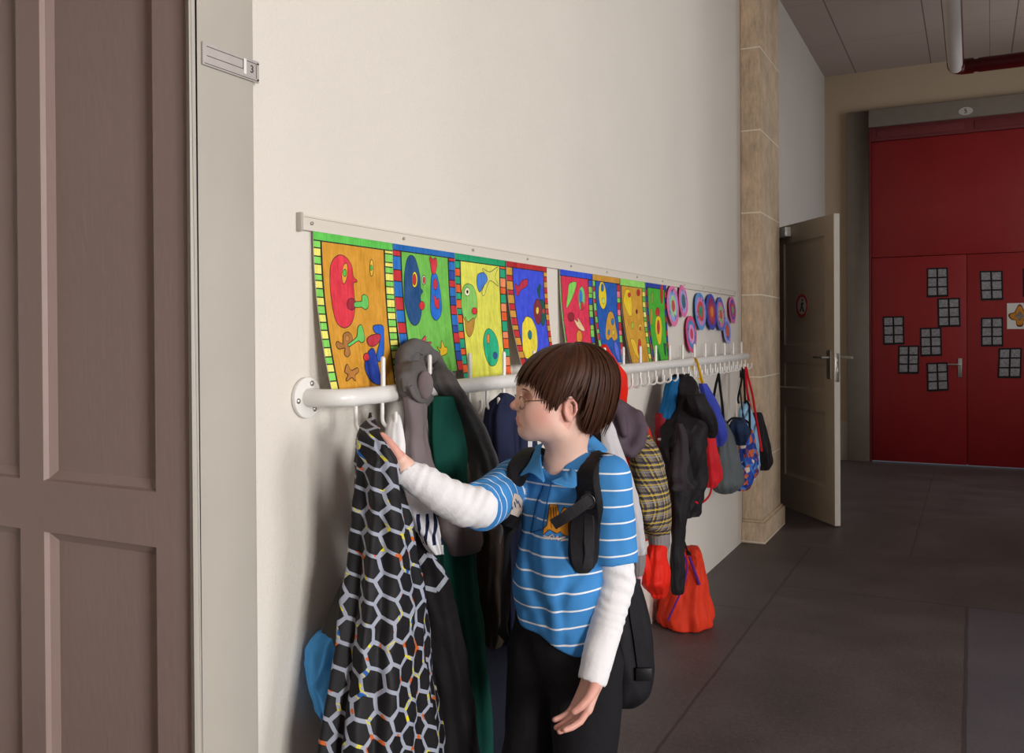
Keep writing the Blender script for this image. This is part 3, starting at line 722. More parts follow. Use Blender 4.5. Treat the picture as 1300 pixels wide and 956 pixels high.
p.shape([(612,500),(628,540),(632,600),(615,570),(605,520)], (92, 112, 222), c3)
p.done('painting', 'deep blue painting with a yellow drop and orange heart shape, beside the red hood', (240, 236, 226))
p = Sheet((787, 352.2), (818, 356.9), (802, 464), (827.5, 461)); p.rect(0, 1, 0, 1, (216, 160, 44))
p.border('l', .04, [(90, 50, 30)], 2); p.border('r', .13, [YE, GR], 16); p.top(.08, (150, 222, 100))
p.shape([(665,238),(685,240),(695,290),(698,360),(682,368),(662,320),(655,290)], (250, 206, 30), c3); p.shape(E_(684, 262, 7, 11), (215, 40, 50), c3); p.shape(E_(731, 250, 9, 16), (190, 32, 44), c3); p.shape(E_(722, 348, 5, 10), (120, 40, 30), c3)
p.shape(E_(740, 432, 8, 21), (240, 206, 60), c3); p.shape(E_(740, 436, 5, 11), (200, 60, 40), c3, .001); p.shape(E_(700, 420, 7, 16), (180, 200, 60), c3); p.shape(E_(737, 540, 8, 50), (205, 48, 44), c3); p.shape([(690,490),(712,500),(728,560),(735,592),(715,570),(700,530)], (244, 200, 40), c3)
p.done('painting', 'mustard painting with a yellow face and light green top band, yellow-green right border', (240, 236, 226))
p = Sheet((819, 357), (845.4, 360.7), (830, 462), (850, 458)); p.rect(0, 1, 0, 1, (70, 182, 44))
p.border('l', .10, [(30, 50, 150), (150, 30, 60)], 12); p.border('r', .11, [(40, 50, 160), (180, 40, 60)], 12); p.top(.06, (30, 60, 160))
p.shape(E_(830, 350, 11, 22), (206, 36, 36), c3); p.shape([(825,375),(845,380),(852,440),(848,500),(838,518),(825,480),(818,420)], (246, 206, 20), c3); p.shape(E_(834, 428, 7, 36), (205, 50, 36), c3)
p.shape(E_(798, 375, 5, 44), (206, 150, 50), c3); p.shape(E_(802, 278, 7, 30), (130, 160, 50), c3); p.shape(E_(851, 255, 7, 50), (200, 36, 40), c3); p.shape([(830,540),(842,575),(848,600),(836,600)], (10, 90, 60), c3); p.shape([(860,510),(876,515),(872,580),(864,560)], (10, 90, 60), c3)
p.done('painting', 'bright green painting with a red flower and yellow figure, last of the rectangular row', (240, 236, 226))
# round pictures at the far end of the strip
ROUND = [((853.2, 388.4), 7.4, 26, [(232, 118, 170), (150, 170, 225), (170, 210, 150), (208, 70, 92)], 'large round picture in pink and pale blue rings, touching the green painting'),
 ((866.4, 382.5), 5.5, 20.5, [(228, 112, 170), (176, 160, 215), (60, 110, 120)], 'pink and lilac round picture tucked close to the strip, second of the rings'),
 ((876.6, 424), 6.6, 23.5, [(222, 70, 130), (70, 140, 200), (225, 150, 200), (205, 70, 90)], 'low hanging pink and blue ring picture just above the rail'),
 ((888.3, 395), 7, 24, [(95, 150, 210), (205, 130, 190), (210, 70, 60), (50, 150, 120)], 'round picture with pale blue rim, red ring and green centre'),
 ((902.3, 395.7), 6.6, 23, [(60, 70, 180), (150, 40, 90), (190, 60, 80), (220, 130, 50)], 'dark blue rimmed round picture with maroon middle'),
 ((914, 399.3), 5.5, 21.5, [(90, 110, 205), (225, 120, 160), (150, 200, 140), (205, 80, 80)], 'blue rimmed round picture with pink ring and pale green centre'),
 ((922.3, 420), 4.6, 17, [(170, 165, 225), (120, 130, 210), (215, 90, 60)], 'small low oval picture, lilac rim with orange-red centre'),
 ((929, 393.5), 4.3, 17, [(232, 100, 170), (110, 80, 180), (205, 70, 60), (110, 180, 120)], 'last round picture at the far end of the strip, pink rim with green dot')]
for i, ((u, v), ru, rv_, cols, lab) in enumerate(ROUND):
    c = px(u, v, .014); ry = abs(px(u+ru, v, .014)[1]-px(u-ru, v, .014)[1])/2; rz = rv_/F*depth(c)
    mb = MB(); mats = []
    for k, col in enumerate(cols):
        f = 1-k*.27 if len(cols) < 4 else 1-k*.235
        o = oval(0, 0, ry*f, rz*f, 32, 0, .025, i*7+k)
        X = lambda b: .012+(.5-b/rz*.5)*.012
        if k == 0: mb.add([(X(b), c[1]+a, c[2]+b) for a, b in o]+[(X(b)+.0015, c[1]+a, c[2]+b) for a, b in o], [tuple(range(32))[::-1], tuple(range(32, 64))]+[(q, (q+1) % 32, 32+(q+1) % 32, 32+q) for q in range(32)], k)
        else: mb.add([(X(b)+.0015+k*.0003, c[1]+a, c[2]+b) for a, b in o], [tuple(range(32))], k)
        mats.append(paint(col))
    rnd = random.Random(i)
    for k in range(7):
        a = rnd.random()*6.28; r_ = .45+.3*rnd.random(); y_, z_ = ry*r_*math.cos(a), rz*r_*math.sin(a)
        s_ = stroke([(y_, z_), (y_+ry*.22*rnd.uniform(-1, 1), z_+rz*.12)], .006)
        mb.add([(.012+(.5-b/rz*.5)*.012+.0028, c[1]+aa, c[2]+b) for aa, b in s_], [(0, 1, 2, 3)], len(cols))
    mats.append(paint((70, 60, 140)))
    tag(mb.build('round_picture', mats), lab, 'picture', 'round ring pictures at the far end of the strip')
# coat rail
rail = empty('coat_rail', (.1, 1.6, 1.213), 'long white tubular coat rail with pegs and hooks, mounted along the cream wall', 'coat rail')
ZR = 1.213; R_ = .0205
pts = [(0.002, 1.605, ZR), (.03, 1.605, ZR)]+[(.045+.055*math.sin(a), 1.66-.055*math.cos(a), ZR) for a in np.linspace(0.05, PI/2, 10)]+[(.1, 2.4, ZR), (.1, 3.6, ZR), (.1, 5.0, ZR), (.1, 5.58, ZR)]
pts += [(.045+.055*math.cos(a), 5.60+.055*math.sin(a), ZR) for a in np.linspace(0, PI/2, 9)]+[(.002, 5.655, ZR)]
MB().tube(pts, R_, 28, up=(0, 0, 1)).build('rail_tube', m_white, rail, smooth=True)
for yy in (1.605, 5.655):
    MB().cyl((.001, yy, ZR), (.011, yy, ZR), .046, 40).build('wall_flange', m_white, rail, bevel=.002)
    for a in (1.2, 3.3, 5.4): MB().sphere((.011, yy+.034*math.cos(a), ZR+.034*math.sin(a)), (.004, .0065, .0065), 8).build('screw', m_metal, rail, smooth=True)
pin0 = None
for k in range(19):
    y = 1.767+.2062*k
    if pin0 is None:
        pin0 = MB().tube([(.1, y, ZR), (.1, y, 1.296), (.1, y, 1.3005), (.1, y, 1.3025)], [.0058, .0058, .0048, .002], 14).build('hat_peg', m_white, rail, smooth=True); py0 = y
    else: q = pin0.copy(); COL.objects.link(q); q.location.y += y-py0
hk0 = None
for k in range(39):
    y = 1.66+.1031*k
    if hk0 is None:
        P_ = [(.1, y, ZR), (.1, y, 1.16)]+[(.119-.019*math.cos(a), y, 1.156-.019*math.sin(a)) for a in np.linspace(0, PI, 12)]+[(.138, y, 1.164), (.138, y, 1.172), (.138, y, 1.1745)]
        hk0 = MB().tube(P_, [.0048]*(len(P_)-2)+[.0048, .002], 12).build('hook', m_white, rail, smooth=True); hy0 = y
    else: q = hk0.copy(); COL.objects.link(q); q.location.y += y-hy0
# pictures of windows taped on the red doors
def cd4(p): return (1090+p[0]/5.31, 320+p[1]/5.31)
m_pane = M('grey wash paper', (150, 146, 148), .8, .35, 60)
m_card = M('black card', (30, 28, 30), .8, .1)
WIND = [([(460,108),(601,104),(606,300),(460,306)], 'window picture of black card with grey panes, topmost on the left red leaf'),
 ([(531,313),(683,308),(688,502),(536,507)], 'window picture with grey panes nearest the central gap, left red leaf'),
 ([(163,435),(305,432),(310,622),(168,626)], 'window picture with grey panes hanging farthest left on the red door'),
 ([(414,512),(558,508),(563,700),(417,704)], 'window picture with torn lower bar, left of the door handle'),
 ([(268,632),(409,630),(406,820),(266,821)], 'window picture set low between its neighbours, left red leaf'),
 ([(459,748),(601,743),(609,933),(464,941)], 'lowest window picture on the left red leaf, under the handle level'),
 ([(815,128),(971,125),(976,322),(825,327)], 'highest window picture on the right red leaf'),
 ([(825,443),(973,440),(976,636),(826,637)], 'window picture in the middle of the right red leaf, left of the star picture'),
 ([(945,648),(1101,645),(1096,850),(937,849)], 'lowest window picture on the right red leaf'),
 ([(1106,112),(1240,110),(1243,300),(1108,303)], 'window picture cut by the right picture edge, above the star picture')]
for i, (qd, lab) in enumerate(WIND):
    dx = .004*(i % 3)/3
    P = [py(*cd4(p), FY-.004) for p in qd]; xs = [p[0] for p in P]; zs = [p[2] for p in P]
    TLp, TRp, BRp, BLp = [np.array([p[0], p[2]]) for p in P]
    def bl(a, b): q = (TLp*(1-a)+TRp*a)*(1-b)+(BLp*(1-a)+BRp*a)*b; return q
    yf = FY-.0045-dx*.8
    root = empty('window_picture', (float(np.mean(xs)), yf, float(np.mean(zs))), lab, 'picture', 'paper windows taped to the red doors')
    mb = MB(); n_ = []
    us = [0, .07, .46, .54, .93, 1]; vs_ = [0, .05, .31, .36, .63, .68, .93, 1]
    for a in range(5):
        for b in range(7):
            if a in (1, 3) and b in (1, 3, 5): continue
            q = [bl(us[a], vs_[b]), bl(us[a+1], vs_[b]), bl(us[a+1], vs_[b+1]), bl(us[a], vs_[b+1])]
            mb.add([(w[0], yf-.0012, w[1]) for w in q]+[(w[0], yf, w[1]) for w in q], [(0, 1, 2, 3), (4, 7, 6, 5), (0, 4, 5, 1), (1, 5, 6, 2), (2, 6, 7, 3), (3, 7, 4, 0)])
    mb.build('card_frame', m_card, root)
    q = [bl(.02, .02), bl(.98, .02), bl(.98, .98), bl(.02, .98)]
    MB().add([(w[0], yf+.0005, w[1]) for w in q]+[(w[0], yf+.0015, w[1]) for w in q], [(0, 1, 2, 3), (4, 7, 6, 5), (0, 4, 5, 1), (1, 5, 6, 2), (2, 6, 7, 3), (3, 7, 4, 0)]).build('grey_panes', m_pane, root)
a = py(1278.4, 385, FY-.004); b = py(1311, 417.5, FY-.004)
root = empty('star_picture', ((a[0]+b[0])/2, FY-.005, (a[2]+b[2])/2), 'white sheet with an orange-brown cut-out star on the right red leaf', 'picture')
MB().box((a[0], FY-.006, b[2]), (b[0], FY-.0042, a[2])).build('sheet', m_paper, root)
cx, cz = (a[0]+b[0])/2, (a[2]+b[2])/2
for nm, s_, col, yy in (('brown_edge', 1.0, (110, 42, 20), .0068), ('orange_star', .86, (214, 138, 34), .0074), ('grey_centre', .42, (140, 128, 122), .0080)):
    P = []
    for k in range(40):
        an = 2*PI*k/40; r_ = .078*s_*(1+.28*math.cos(4*an)+.06*math.sin(9*an)); P.append((cx+r_*math.cos(an), FY-yy, cz+r_*1.12*math.sin(an)))
    MB().add(P, [tuple(range(40))]).build(nm, paint(col), root)
# black paper cut-outs on the left jamb of the red doors
mb = MB()
for pts in ([(1099, 344), (1101.5, 348), (1100.5, 384), (1099.2, 372)], [(1100.3, 385), (1104.5, 422), (1100, 423)], [(1099, 424), (1101, 426), (1101.5, 459), (1099.8, 460)]):
    P = [py(*q, FY-.035) for q in pts]; n = len(P)
    mb.add([tuple(p) for p in P]+[(p[0], p[1]+.002, p[2]) for p in P], [tuple(range(n)), tuple(range(n, 2*n))[::-1]]+[(k, (k+1) % n, n+(k+1) % n, n+k) for k in range(n)])
tag(mb.build('paper_garland', m_card), 'black paper cut-out garland hanging on the left jamb of the red doors', 'decoration')
# ================================================================== COATS AND BAGS ON THE HOOKS
def hex_mat():
    t = NT('honeycomb print'); uv = t.n('ShaderNodeUVMap').outputs[0]; S = 1/.055
    o = t.co(); wv = t.n('ShaderNodeCombineXYZ'); t.put(wv.inputs[0], t.ma('MULTIPLY', t.ma('SUBTRACT', t.noise(o, 9, 1), .5), .016)); t.put(wv.inputs[1], t.ma('MULTIPLY', t.ma('SUBTRACT', t.noise(t.ve('ADD', o, (5, 3, 1)), 9, 1), .5), .016))
    q = t.ve('ADD', t.ve('MULTIPLY', t.ve('ADD', uv, wv.outputs[0]), (S, S, 0)), (50.3, 60*1.7320508, 0))
    r = (1, 1.7320508, 1); h = (.5, .8660254, .5)
    a = t.ve('SUBTRACT', t.ve('MODULO', q, r), h); b = t.ve('SUBTRACT', t.ve('MODULO', t.ve('SUBTRACT', q, h), r), h)
    la = t.ve('LENGTH', t.ve('MULTIPLY', a, (1, 1, 0))); lb = t.ve('LENGTH', t.ve('MULTIPLY', b, (1, 1, 0)))
    mx = t.n('ShaderNodeMix', data_type='VECTOR'); t.put(mx.inputs[0], t.ma('LESS_THAN', lb, la)); t.put(mx.inputs[4], a); t.put(mx.inputs[5], b)
    g = t.ve('ABSOLUTE', mx.outputs[1]); sx = t.n('ShaderNodeSeparateXYZ'); t.put(sx.inputs[0], g)
    d = t.ma('MAXIMUM', sx.outputs[0], t.ma('ADD', t.ma('MULTIPLY', sx.outputs[0], .5), t.ma('MULTIPLY', sx.outputs[1], .8660254)))
    ln = t.ma('GREATER_THAN', d, .418)
    ac = t.noise(uv, 26, 1)
    acc = t.ramp(ac, [(0, lin((200, 98, 45))), (.35, lin((158, 163, 178))), (.62, lin((222, 208, 30))), (.66, lin((158, 163, 178))), (.70, lin((25, 90, 165)))], True)
    col = t.mix(ln, t.mix(t.noise(o, 30), lin((20, 19, 22)), lin((30, 28, 31))), acc)
    t.bump(t.noise(o, 60, 3), .15, .003)
    return t.fin(col, .62, .3)
def plaid_mat():
    t = NT('plaid wool'); uv = t.n('ShaderNodeUVMap').outputs[0]; sx = t.n('ShaderNodeSeparateXYZ'); t.put(sx.inputs[0], uv); P = .056
    U = t.ma('ADD', sx.outputs[0], 5*P); V = t.ma('ADD', sx.outputs[1], 90*P)
    def st(v, off, w): return t.ma('LESS_THAN', t.ma('ABSOLUTE', t.ma('SUBTRACT', t.ma('MODULO', t.ma('ADD', v, off), P), P/2)), w)
    col = t.mix(t.noise(t.ve('MULTIPLY', uv, (900, 900, 1)), 1, 1), lin((98, 90, 88)), lin((128, 118, 114)))
    for ax_ in (U, V):
        for off, w, c, k in ((0, .0035, (52, 48, 58), .8), (.019, .004, (58, 54, 62), .75), (.036, .0028, (165, 160, 160), .5), (.010, .0022, (212, 182, 62), .9), (.0285, .0016, (205, 178, 70), .8)):
            col = t.mix(t.ma('MULTIPLY', st(ax_, off, w), k), col, lin(c))
    t.bump(t.noise(t.co(), 500, 2), .3, .001)
    return t.fin(col, .9, .12)
def print_mat():
    t = NT('busy blue print'); o = t.co(); v = t.n('ShaderNodeTexVoronoi'); t.put(v.inputs['Vector'], o); v.inputs['Scale'].default_value = 42
    sx = t.n('ShaderNodeSeparateXYZ'); t.put(sx.inputs[0], v.outputs['Color'])
    col = t.ramp(sx.outputs[0], [(0, lin((40, 70, 165))), (.38, lin((60, 120, 205))), (.52, lin((190, 95, 55))), (.66, lin((215, 200, 190))), (.76, lin((120, 45, 40))), (.86, lin((30, 50, 120)))], True)
    return t.fin(col, .7, .25)
m_hex = hex_mat(); m_plaid = plaid_mat(); m_print = print_mat()
m_blkcloth = cloth('black shell fabric', (34, 31, 34), .6); m_green = cloth('dark green fabric', (22, 78, 66)); m_grey = cloth('charcoal fleece', (102, 99, 98), .95, .14, .6, 350)
m_mauve = cloth('mauve grey lining', (128, 116, 118), .9, .06); m_brown = cloth('brown corduroy', (70, 58, 50), .95, .2, .5, 200); m_navy = cloth('navy fabric', (40, 44, 70))
m_whitec = cloth('white cotton', (236, 234, 236), .85, .04); m_redc = cloth('red nylon', (226, 40, 26), .55, .08); m_purp = cloth('plum padded fabric', (92, 78, 88), .7, .08)
m_lgrey = cloth('pale grey jersey', (206, 202, 206)); m_mgrey = cloth('mid grey rib', (138, 130, 130)); m_cyan = cloth('bright blue fabric', (84, 168, 240)); m_stripe = cloth('dark striped fabric', (74, 72, 70))
m_teal = cloth('teal fabric', (24, 90, 140)); m_dred = cloth('wine red fabric', (130, 26, 36), .6); m_blue = cloth('royal blue fabric', (58, 70, 170), .6); m_redbag = cloth('red bag fabric', (196, 34, 42), .6)
m_slate = cloth('slate grey nylon', (86, 92, 94), .6); m_lblue = cloth('light blue nylon', (140, 184, 218), .6); m_dnavy = cloth('dark navy cloth', (36, 50, 78)); m_orange = cloth('orange red canvas', (214, 58, 34), .65, .1)
m_yel = cloth('yellow cord', (216, 162, 28)); m_blkcord = cloth('black cord', (24, 23, 25)); m_redcord = cloth('red cord', (198, 30, 44)); m_pcord = cloth('purple cord', (90, 40, 130)); m_whitecord = cloth('white cord', (215, 210, 205))
def base(p): return [float(a) for a in p]
def cord(name, pts, r, mat, parent, n=24, flat=1.0):
    return MB().tube(catmull(pts, n), r, 8, flat=flat).build(name, mat, parent, smooth=True)
def striped_white():
    t = NT('white with navy stripes'); uv = t.n('ShaderNodeUVMap').outputs[0]; sx = t.n('ShaderNodeSeparateXYZ'); t.put(sx.inputs[0], uv)
    k = t.ma('MULTIPLY', t.ma('LESS_THAN', sx.outputs[1], -.245), t.ma('LESS_THAN', t.ma('MODULO', t.ma('ADD', sx.outputs[0], 1.0), .022), .009))
    k = t.ma('MULTIPLY', k, t.ma('GREATER_THAN', sx.outputs[1], -.345)); t.bump(t.noise(t.co(), 40, 4), .4, .005)
    return t.fin(t.mix(k, lin((236, 234, 236)), lin((36, 40, 74))), .85, .15)
# --- jacket with honeycomb print, being lifted off its hook
J = empty('honeycomb_jacket', base(px(480, 530, .17)), 'black jacket printed with grey honeycomb outlines, the one the boy is grasping', 'jacket')
loft('front_panel', m_hex, [(524, 466, 475, .15, .03), (532, 462, 480, .165, .04), (540, 458, 483, .18, .045), (552, 452, 487, .20, .045), (575, 449, 500, .21, .05), (600, 448, 512, .21, .055), (640, 446, 521, .20, .06), (700, 439, 535, .19, .07), (760, 430, 553, .185, .08), (800, 425, 556, .185, .08), (866, 416, 564, .185, .09), (956, 407, 578, .185, .09), (1010, 403, 582, .185, .09)], J, x=.2, folds=((3, .13, .6, .25), (7, .10, 1.4, -.2), (12, .045, 0, .3)), nseg=160, rows=110, rough=.008, fold0=.6)
side = loft('open_side', m_blkcloth, [(585, 506, 514, .15, .03), (620, 508, 522, .15, .04), (660, 510, 532, .15, .045), (690, 512, 546, .15, .05), (740, 518, 574, .15, .055), (800, 528, 588, .15, .06), (866, 538, 600, .15, .06), (956, 550, 614, .15, .06), (1010, 553, 618, .15, .06)], J, x=.2, folds=((4, .07, 0, .2), (9, .05, 1, .2)))
# --- white sweatshirt with navy stripes
Wt = empty('white_sweatshirt', base(px(502, 530, .12)), 'white sweatshirt with navy stripes hanging between honeycomb jacket and grey hoodie', 'sweatshirt')
loft('body', striped_white(), [(526, 499, 505, .125, .01), (535, 494, 508, .13, .03), (560, 488, 512, .14, .04), (590, 486, 516, .15, .045), (630, 500, 546, .19, .045), (660, 515, 558, .205, .04), (690, 532, 565, .205, .035), (703, 544, 566, .205, .025)], Wt, x=.14, folds=((4, .12, 0, .4), (9, .08, 2, -.3)), rows=40, minA=.6)
# --- grey hooded fleece over the peg
G = empty('grey_hoodie', base(px(540, 470, .1)), 'charcoal grey hooded fleece draped over the peg, mauve-grey lining showing', 'hoodie')
sd = SDF(); X = lambda u, v, x: px(u, v, x)
sd.add(chain([X(514, 497, .135), X(511, 470, .10), X(515, 451, .075), X(526, 441, .065), X(537, 444, .062), X(548, 455, .055), X(558, 474, .06), X(567, 498, .09)], [.014, .02, .024, .024, .022, .026, .026, .014]), .02)
sd.add(chain([X(520, 462, .06), X(532, 470, .06), X(545, 480, .07)], [.03, .03, .03]), .02)
sd.add(ell(X(527, 486, .14), (.035, .028, .055), [RC, _f, UC]), .025); sd.add(chain([X(514, 480, .13), X(522, 500, .15), X(536, 511, .155), X(545, 505, .15)], [.016, .018, .016, .012]), .02)
sd.add(ell(X(531, 456, .115), (.017, .035, .014), [RC, _f, UC]), .012, -1)
V, Q = sd.mesh(np.array([.0, 1.6, 1.0]), np.array([.32, 2.4, 1.4]), .0045, lambda P, d: d+.0025*vnoise(P, (22, 22, 22), 3)+.002*vnoise(P, (60, 60, 25), 4))
V[:, 0] = np.maximum(V[:, 0], .012); np_mesh('hood', V, Q, m_grey, G)
for nm, ch in (('hood_edge', [(515, 496, .155), (512, 474, .125), (516, 455, .10), (526, 446, .09), (536, 449, .09)]), ('hood_edge', [(521, 490, .17), (527, 503, .175), (537, 509, .175), (546, 503, .17)])):
    cord(nm, [X(*q) for q in ch], .0065, cloth('grey fleece edge', (104, 101, 100), .95, .1), G, 24, .6)
MB().sphere(X(540, 489, .178), (.019, .010, .034), 16, 0, np.array([RC, _f, UC])).build('hood_lining', m_mauve, G, smooth=True)
loft('left_front', m_mauve, [(492, 513, 541, .145, .02), (510, 511, 544, .15, .025), (540, 511, 543, .15, .03), (565, 511, 547, .155, .03), (590, 514, 552, .155, .03), (606, 522, 557, .155, .03), (614, 546, 556, .155, .015)], G, x=.12, folds=((3, .06, 0, .3), (7, .04, 1, .3)), rows=40)
loft('right_front', m_grey, [(450, 545, 556, .06, .02), (462, 549, 563, .08, .025), (474, 547, 573, .125, .035), (488, 547, 583, .145, .04), (505, 558, 595, .145, .045), (530, 569, 611, .14, .05), (560, 582, 625, .13, .055), (590, 594, 637, .13, .055), (625, 600, 640, .13, .055), (665, 606, 640, .13, .05), (700, 612, 636, .13, .03)], G, x=.12, folds=((3, .10, .5, .4), (8, .06, 1, -.4)), rough=.006)
loft('lower_hem', m_mauve, [(650, 556, 604, .13, .04), (668, 556, 610, .135, .045), (690, 564, 614, .135, .045), (696, 566, 613, .135, .042), (700, 569, 612, .135, .036)], G, x=.13, folds=((4, .06, 0, .3),), rows=20)
# --- dark green coat and brown corduroy jacket behind
D = empty('green_coat', base(px(567, 520, .09)), 'dark bottle green coat hanging inside the open grey hoodie', 'coat')
loft('body', m_green, [(503, 543, 574, .145, .02), (510, 541, 577, .14, .03), (560, 543, 592, .13, .03), (620, 545, 597, .11, .045), (690, 548, 604, .10, .05), (760, 556, 612, .10, .05), (866, 570, 622, .10, .05), (980, 575, 630, .10, .05)], D, x=.1, folds=((5, .10, 0, .15), (11, .06, 1, .2)), rows=60)
Bc = empty('corduroy_jacket', base(px(618, 640, .14)), 'dark brown corduroy jacket hanging beside the green coat, behind the boy’s arm', 'jacket')
loft('body', m_brown, [(600, 605, 640, .10, .04), (650, 602, 646, .12, .05), (700, 600, 648, .12, .055), (760, 603, 647, .12, .05), (800, 610, 643, .12, .045), (822, 618, 634, .12, .02)], Bc, x=.12, folds=((5, .12, 0, .5), (9, .08, 1, -.5)), rough=.008)
Nk = empty('dark_trousers', base(px(628, 780, .07)), 'very dark navy trousers hanging lowest between green coat and boy', 'trousers')
loft('leg', cloth('night navy fabric', (26, 27, 38)), [(700, 608, 650, .06, .03), (780, 606, 656, .06, .04), (866, 606, 668, .06, .045), (985, 604, 680, .06, .045)], Nk, x=.06, folds=((4, .1, 0, .2),), rows=30)
Nj = empty('navy_jacket', base(px(640, 510, .1)), 'navy jacket hanging on its hook directly behind the boy’s face', 'jacket')
loft('body', m_navy, [(499, 634, 646, .145, .015), (506, 627, 657, .14, .03), (515, 620, 668, .13, .045), (535, 617, 678, .12, .05), (580, 617, 690, .12, .06), (640, 620, 700, .12, .07), (720, 626, 708, .12, .07), (800, 630, 712, .12, .06)], Nj, x=.12, folds=((5, .10, 0, .3), (11, .05, 1, .3)))
pz = px(673, 554, .21)
MB().box((-.006, -.004, -.045), (.006, .004, .045), 0, np.array([RC, _f, UC]).T, pz).build('white_stripe', m_whitec, Nj)
# --- blue bag low on the left
Bb = empty('blue_rucksack', base(px(415, 800, .07)), 'bright blue and charcoal rucksack peeping out low behind the honeycomb jacket', 'rucksack')
loft('body', m_cyan, [(800, 404, 450, .06, .04), (812, 397, 452, .065, .05), (835, 390, 452, .065, .055), (860, 386, 452, .07, .055), (880, 388, 452, .07, .05), (910, 400, 450, .07, .03)], Bb, x=.07, folds=((5, .08, 0, .3), (9, .06, 1, .5)), rows=70, rough=.016)
loft('top_flap', m_stripe, [(735, 434, 452, .06, .03), (760, 424, 455, .07, .045), (785, 412, 458, .075, .05), (808, 408, 458, .085, .055), (832, 414, 458, .09, .055), (846, 426, 456, .09, .045)], Bb, x=.07, folds=((4, .05, 0, .3),), rows=30)
# --- right of the boy
Rj = empty('red_rain_jacket', base(px(775, 470, .1)), 'bright red rain jacket, pointed hood over the peg behind the boy’s hair', 'jacket')
loft('hood', m_redc, [(437, 764, 769, .07, .01), (446, 757, 775, .075, .03), (460, 752, 785, .08, .05), (476, 750, 796, .085, .06), (492, 752, 798, .09, .06), (508, 758, 797, .09, .05), (520, 765, 795, .09, .03)], Rj, x=.08, folds=((4, .10, .5, .6), (7, .06, 1, -.4)), rows=40, minA=.8)
loft('body', m_redc, [(512, 768, 796, .09, .05), (532, 776, 808, .10, .06), (545, 790, 825, .10, .06), (600, 795, 836, .11, .06), (680, 797, 840, .11, .06)], Rj, x=.1, rows=24, minA=.8)
loft('sleeve', m_redc, [(690, 826, 845, .25, .035), (697, 822, 847, .25, .045), (708, 820, 848, .25, .05), (722, 815, 851, .25, .055), (738, 813, 851, .25, .055), (750, 822, 848, .25, .045), (754, 824, 846, .25, .04), (758, 826, 845, .25, .04)], Rj, x=.25, folds=((5, .07, 0, .6), (11, .04, 1, .3)), rows=40, minA=.8)
loft('glove', m_redc, [(705, 812, 824, .27, .02), (722, 808, 828, .27, .03), (738, 814, 826, .27, .03), (744, 818, 824, .27, .015)], Rj, x=.27, rows=16, minA=.8)
Gs = empty('grey_sweatshirt', base(px(775, 530, .2)), 'pale grey sweatshirt with darker grey cuff hanging right behind the boy’s shoulder', 'sweatshirt')
loft('sleeve', m_lgrey, [(518, 757, 772, .20, .03), (545, 760, 781, .22, .045), (575, 763, 792, .24, .05), (610, 768, 804, .26, .055), (650, 778, 815, .27, .055), (690, 788, 820, .28, .05), (703, 793, 820, .28, .045)], Gs, x=.2, folds=((4, .07, 0, .3), (9, .04, 1, .3)), minA=.8)
loft('cuff', m_mgrey, [(701, 794, 821, .28, .045), (715, 797, 820, .28, .042), (730, 800, 817, .28, .035)], Gs, x=.28, rows=14, minA=.8, folds=((14, .03, 0, 0),))
loft('pink_lining', cloth('pink lining', (226, 176, 184)), [(722, 804, 818, .285, .025), (738, 807, 815, .285, .02), (742, 809, 813, .285, .01)], Gs, x=.28, rows=8, minA=.8)
Pj = empty('plaid_jacket', base(px(830, 570, .2)), 'grey and yellow plaid jacket with grey ribbed cuff, between boy and black coat', 'jacket')
loft('sleeve', m_plaid, [(545, 806, 820, .18, .03), (556, 802, 829, .20, .05), (575, 800, 840, .22, .06), (605, 802, 847, .23, .065), (640, 806, 852, .24, .06), (665, 814, 853, .245, .055), (678, 822, 850, .245, .045)], Pj, x=.2, folds=((4, .05, 0, .3),), rows=50, minA=.9, rough=.005)
loft('cuff', m_mgrey, [(674, 823, 850, .247, .05), (685, 825, 849, .25, .045), (698, 825, 848, .25, .044)], Pj, x=.25, rows=12, minA=.9, folds=((18, .02, 0, 0),))
loft('body', m_plaid, [(540, 800, 818, .12, .05), (600, 798, 832, .13, .06), (680, 800, 838, .13, .06)], Pj, x=.13, rows=20, minA=.8)
Ph = empty('padded_hat', base(px(795, 545, .2)), 'dark plum padded hat with turned brim, hanging between red hood and plaid jacket', 'hat')
sd = SDF(); AX = np.array([RC, _f, UC]); c0 = px(794, 545, .22); s0 = depth(c0)/F
def cpt(u, v, dz=0): return pd(u, v, depth(c0)+dz)
sd.add(ell(cpt(795, 548, .02), (24*s0, .075, 33*s0), AX), .03); sd.add(ell(cpt(781, 525, .02), (15*s0, .06, 20*s0), AX), .03)
sd.add(chain([cpt(772, 522), cpt(776, 545, -.03), cpt(786, 568, -.045), cpt(800, 573, -.05), cpt(811, 563, -.05), cpt(815, 545, -.04), cpt(809, 528, -.02)], [.02, .022, .024, .024, .024, .022, .02]), .02)
sd.add(chain([cpt(781, 512, -.02), cpt(789, 530, -.06), cpt(793, 550, -.075)], [.012, .016, .012]), .025)
sd.add(chain([cpt(786, 520, -.07), cpt(794, 545, -.10), cpt(803, 552, -.09)], [.004, .006, .004]), .02, -1)
V, Q = sd.mesh(c0-.25, c0+.25, .005, lambda P, d: d+.003*vnoise(P, (18, 18, 18), 9)+.0015*vnoise(P, (50, 50, 50), 4)); np_mesh('crown', V, Q, m_purp, Ph)
Dk = empty('dark_coat', base(px(760, 540, .15)), 'near black coat in the gap between the boy’s neck and the pale sweatshirt', 'coat')
loft('body', m_blkcloth, [(505, 742, 766, .12, .03), (530, 738, 772, .13, .05), (570, 736, 782, .14, .06), (640, 735, 795, .14, .06), (720, 735, 800, .14, .06)], Dk, x=.13, rows=24, minA=.8)
Dr = empty('wine_red_bag', base(px(838, 545, .06)), 'small wine red bag with a white mark, close to the wall beside the black coat', 'bag')
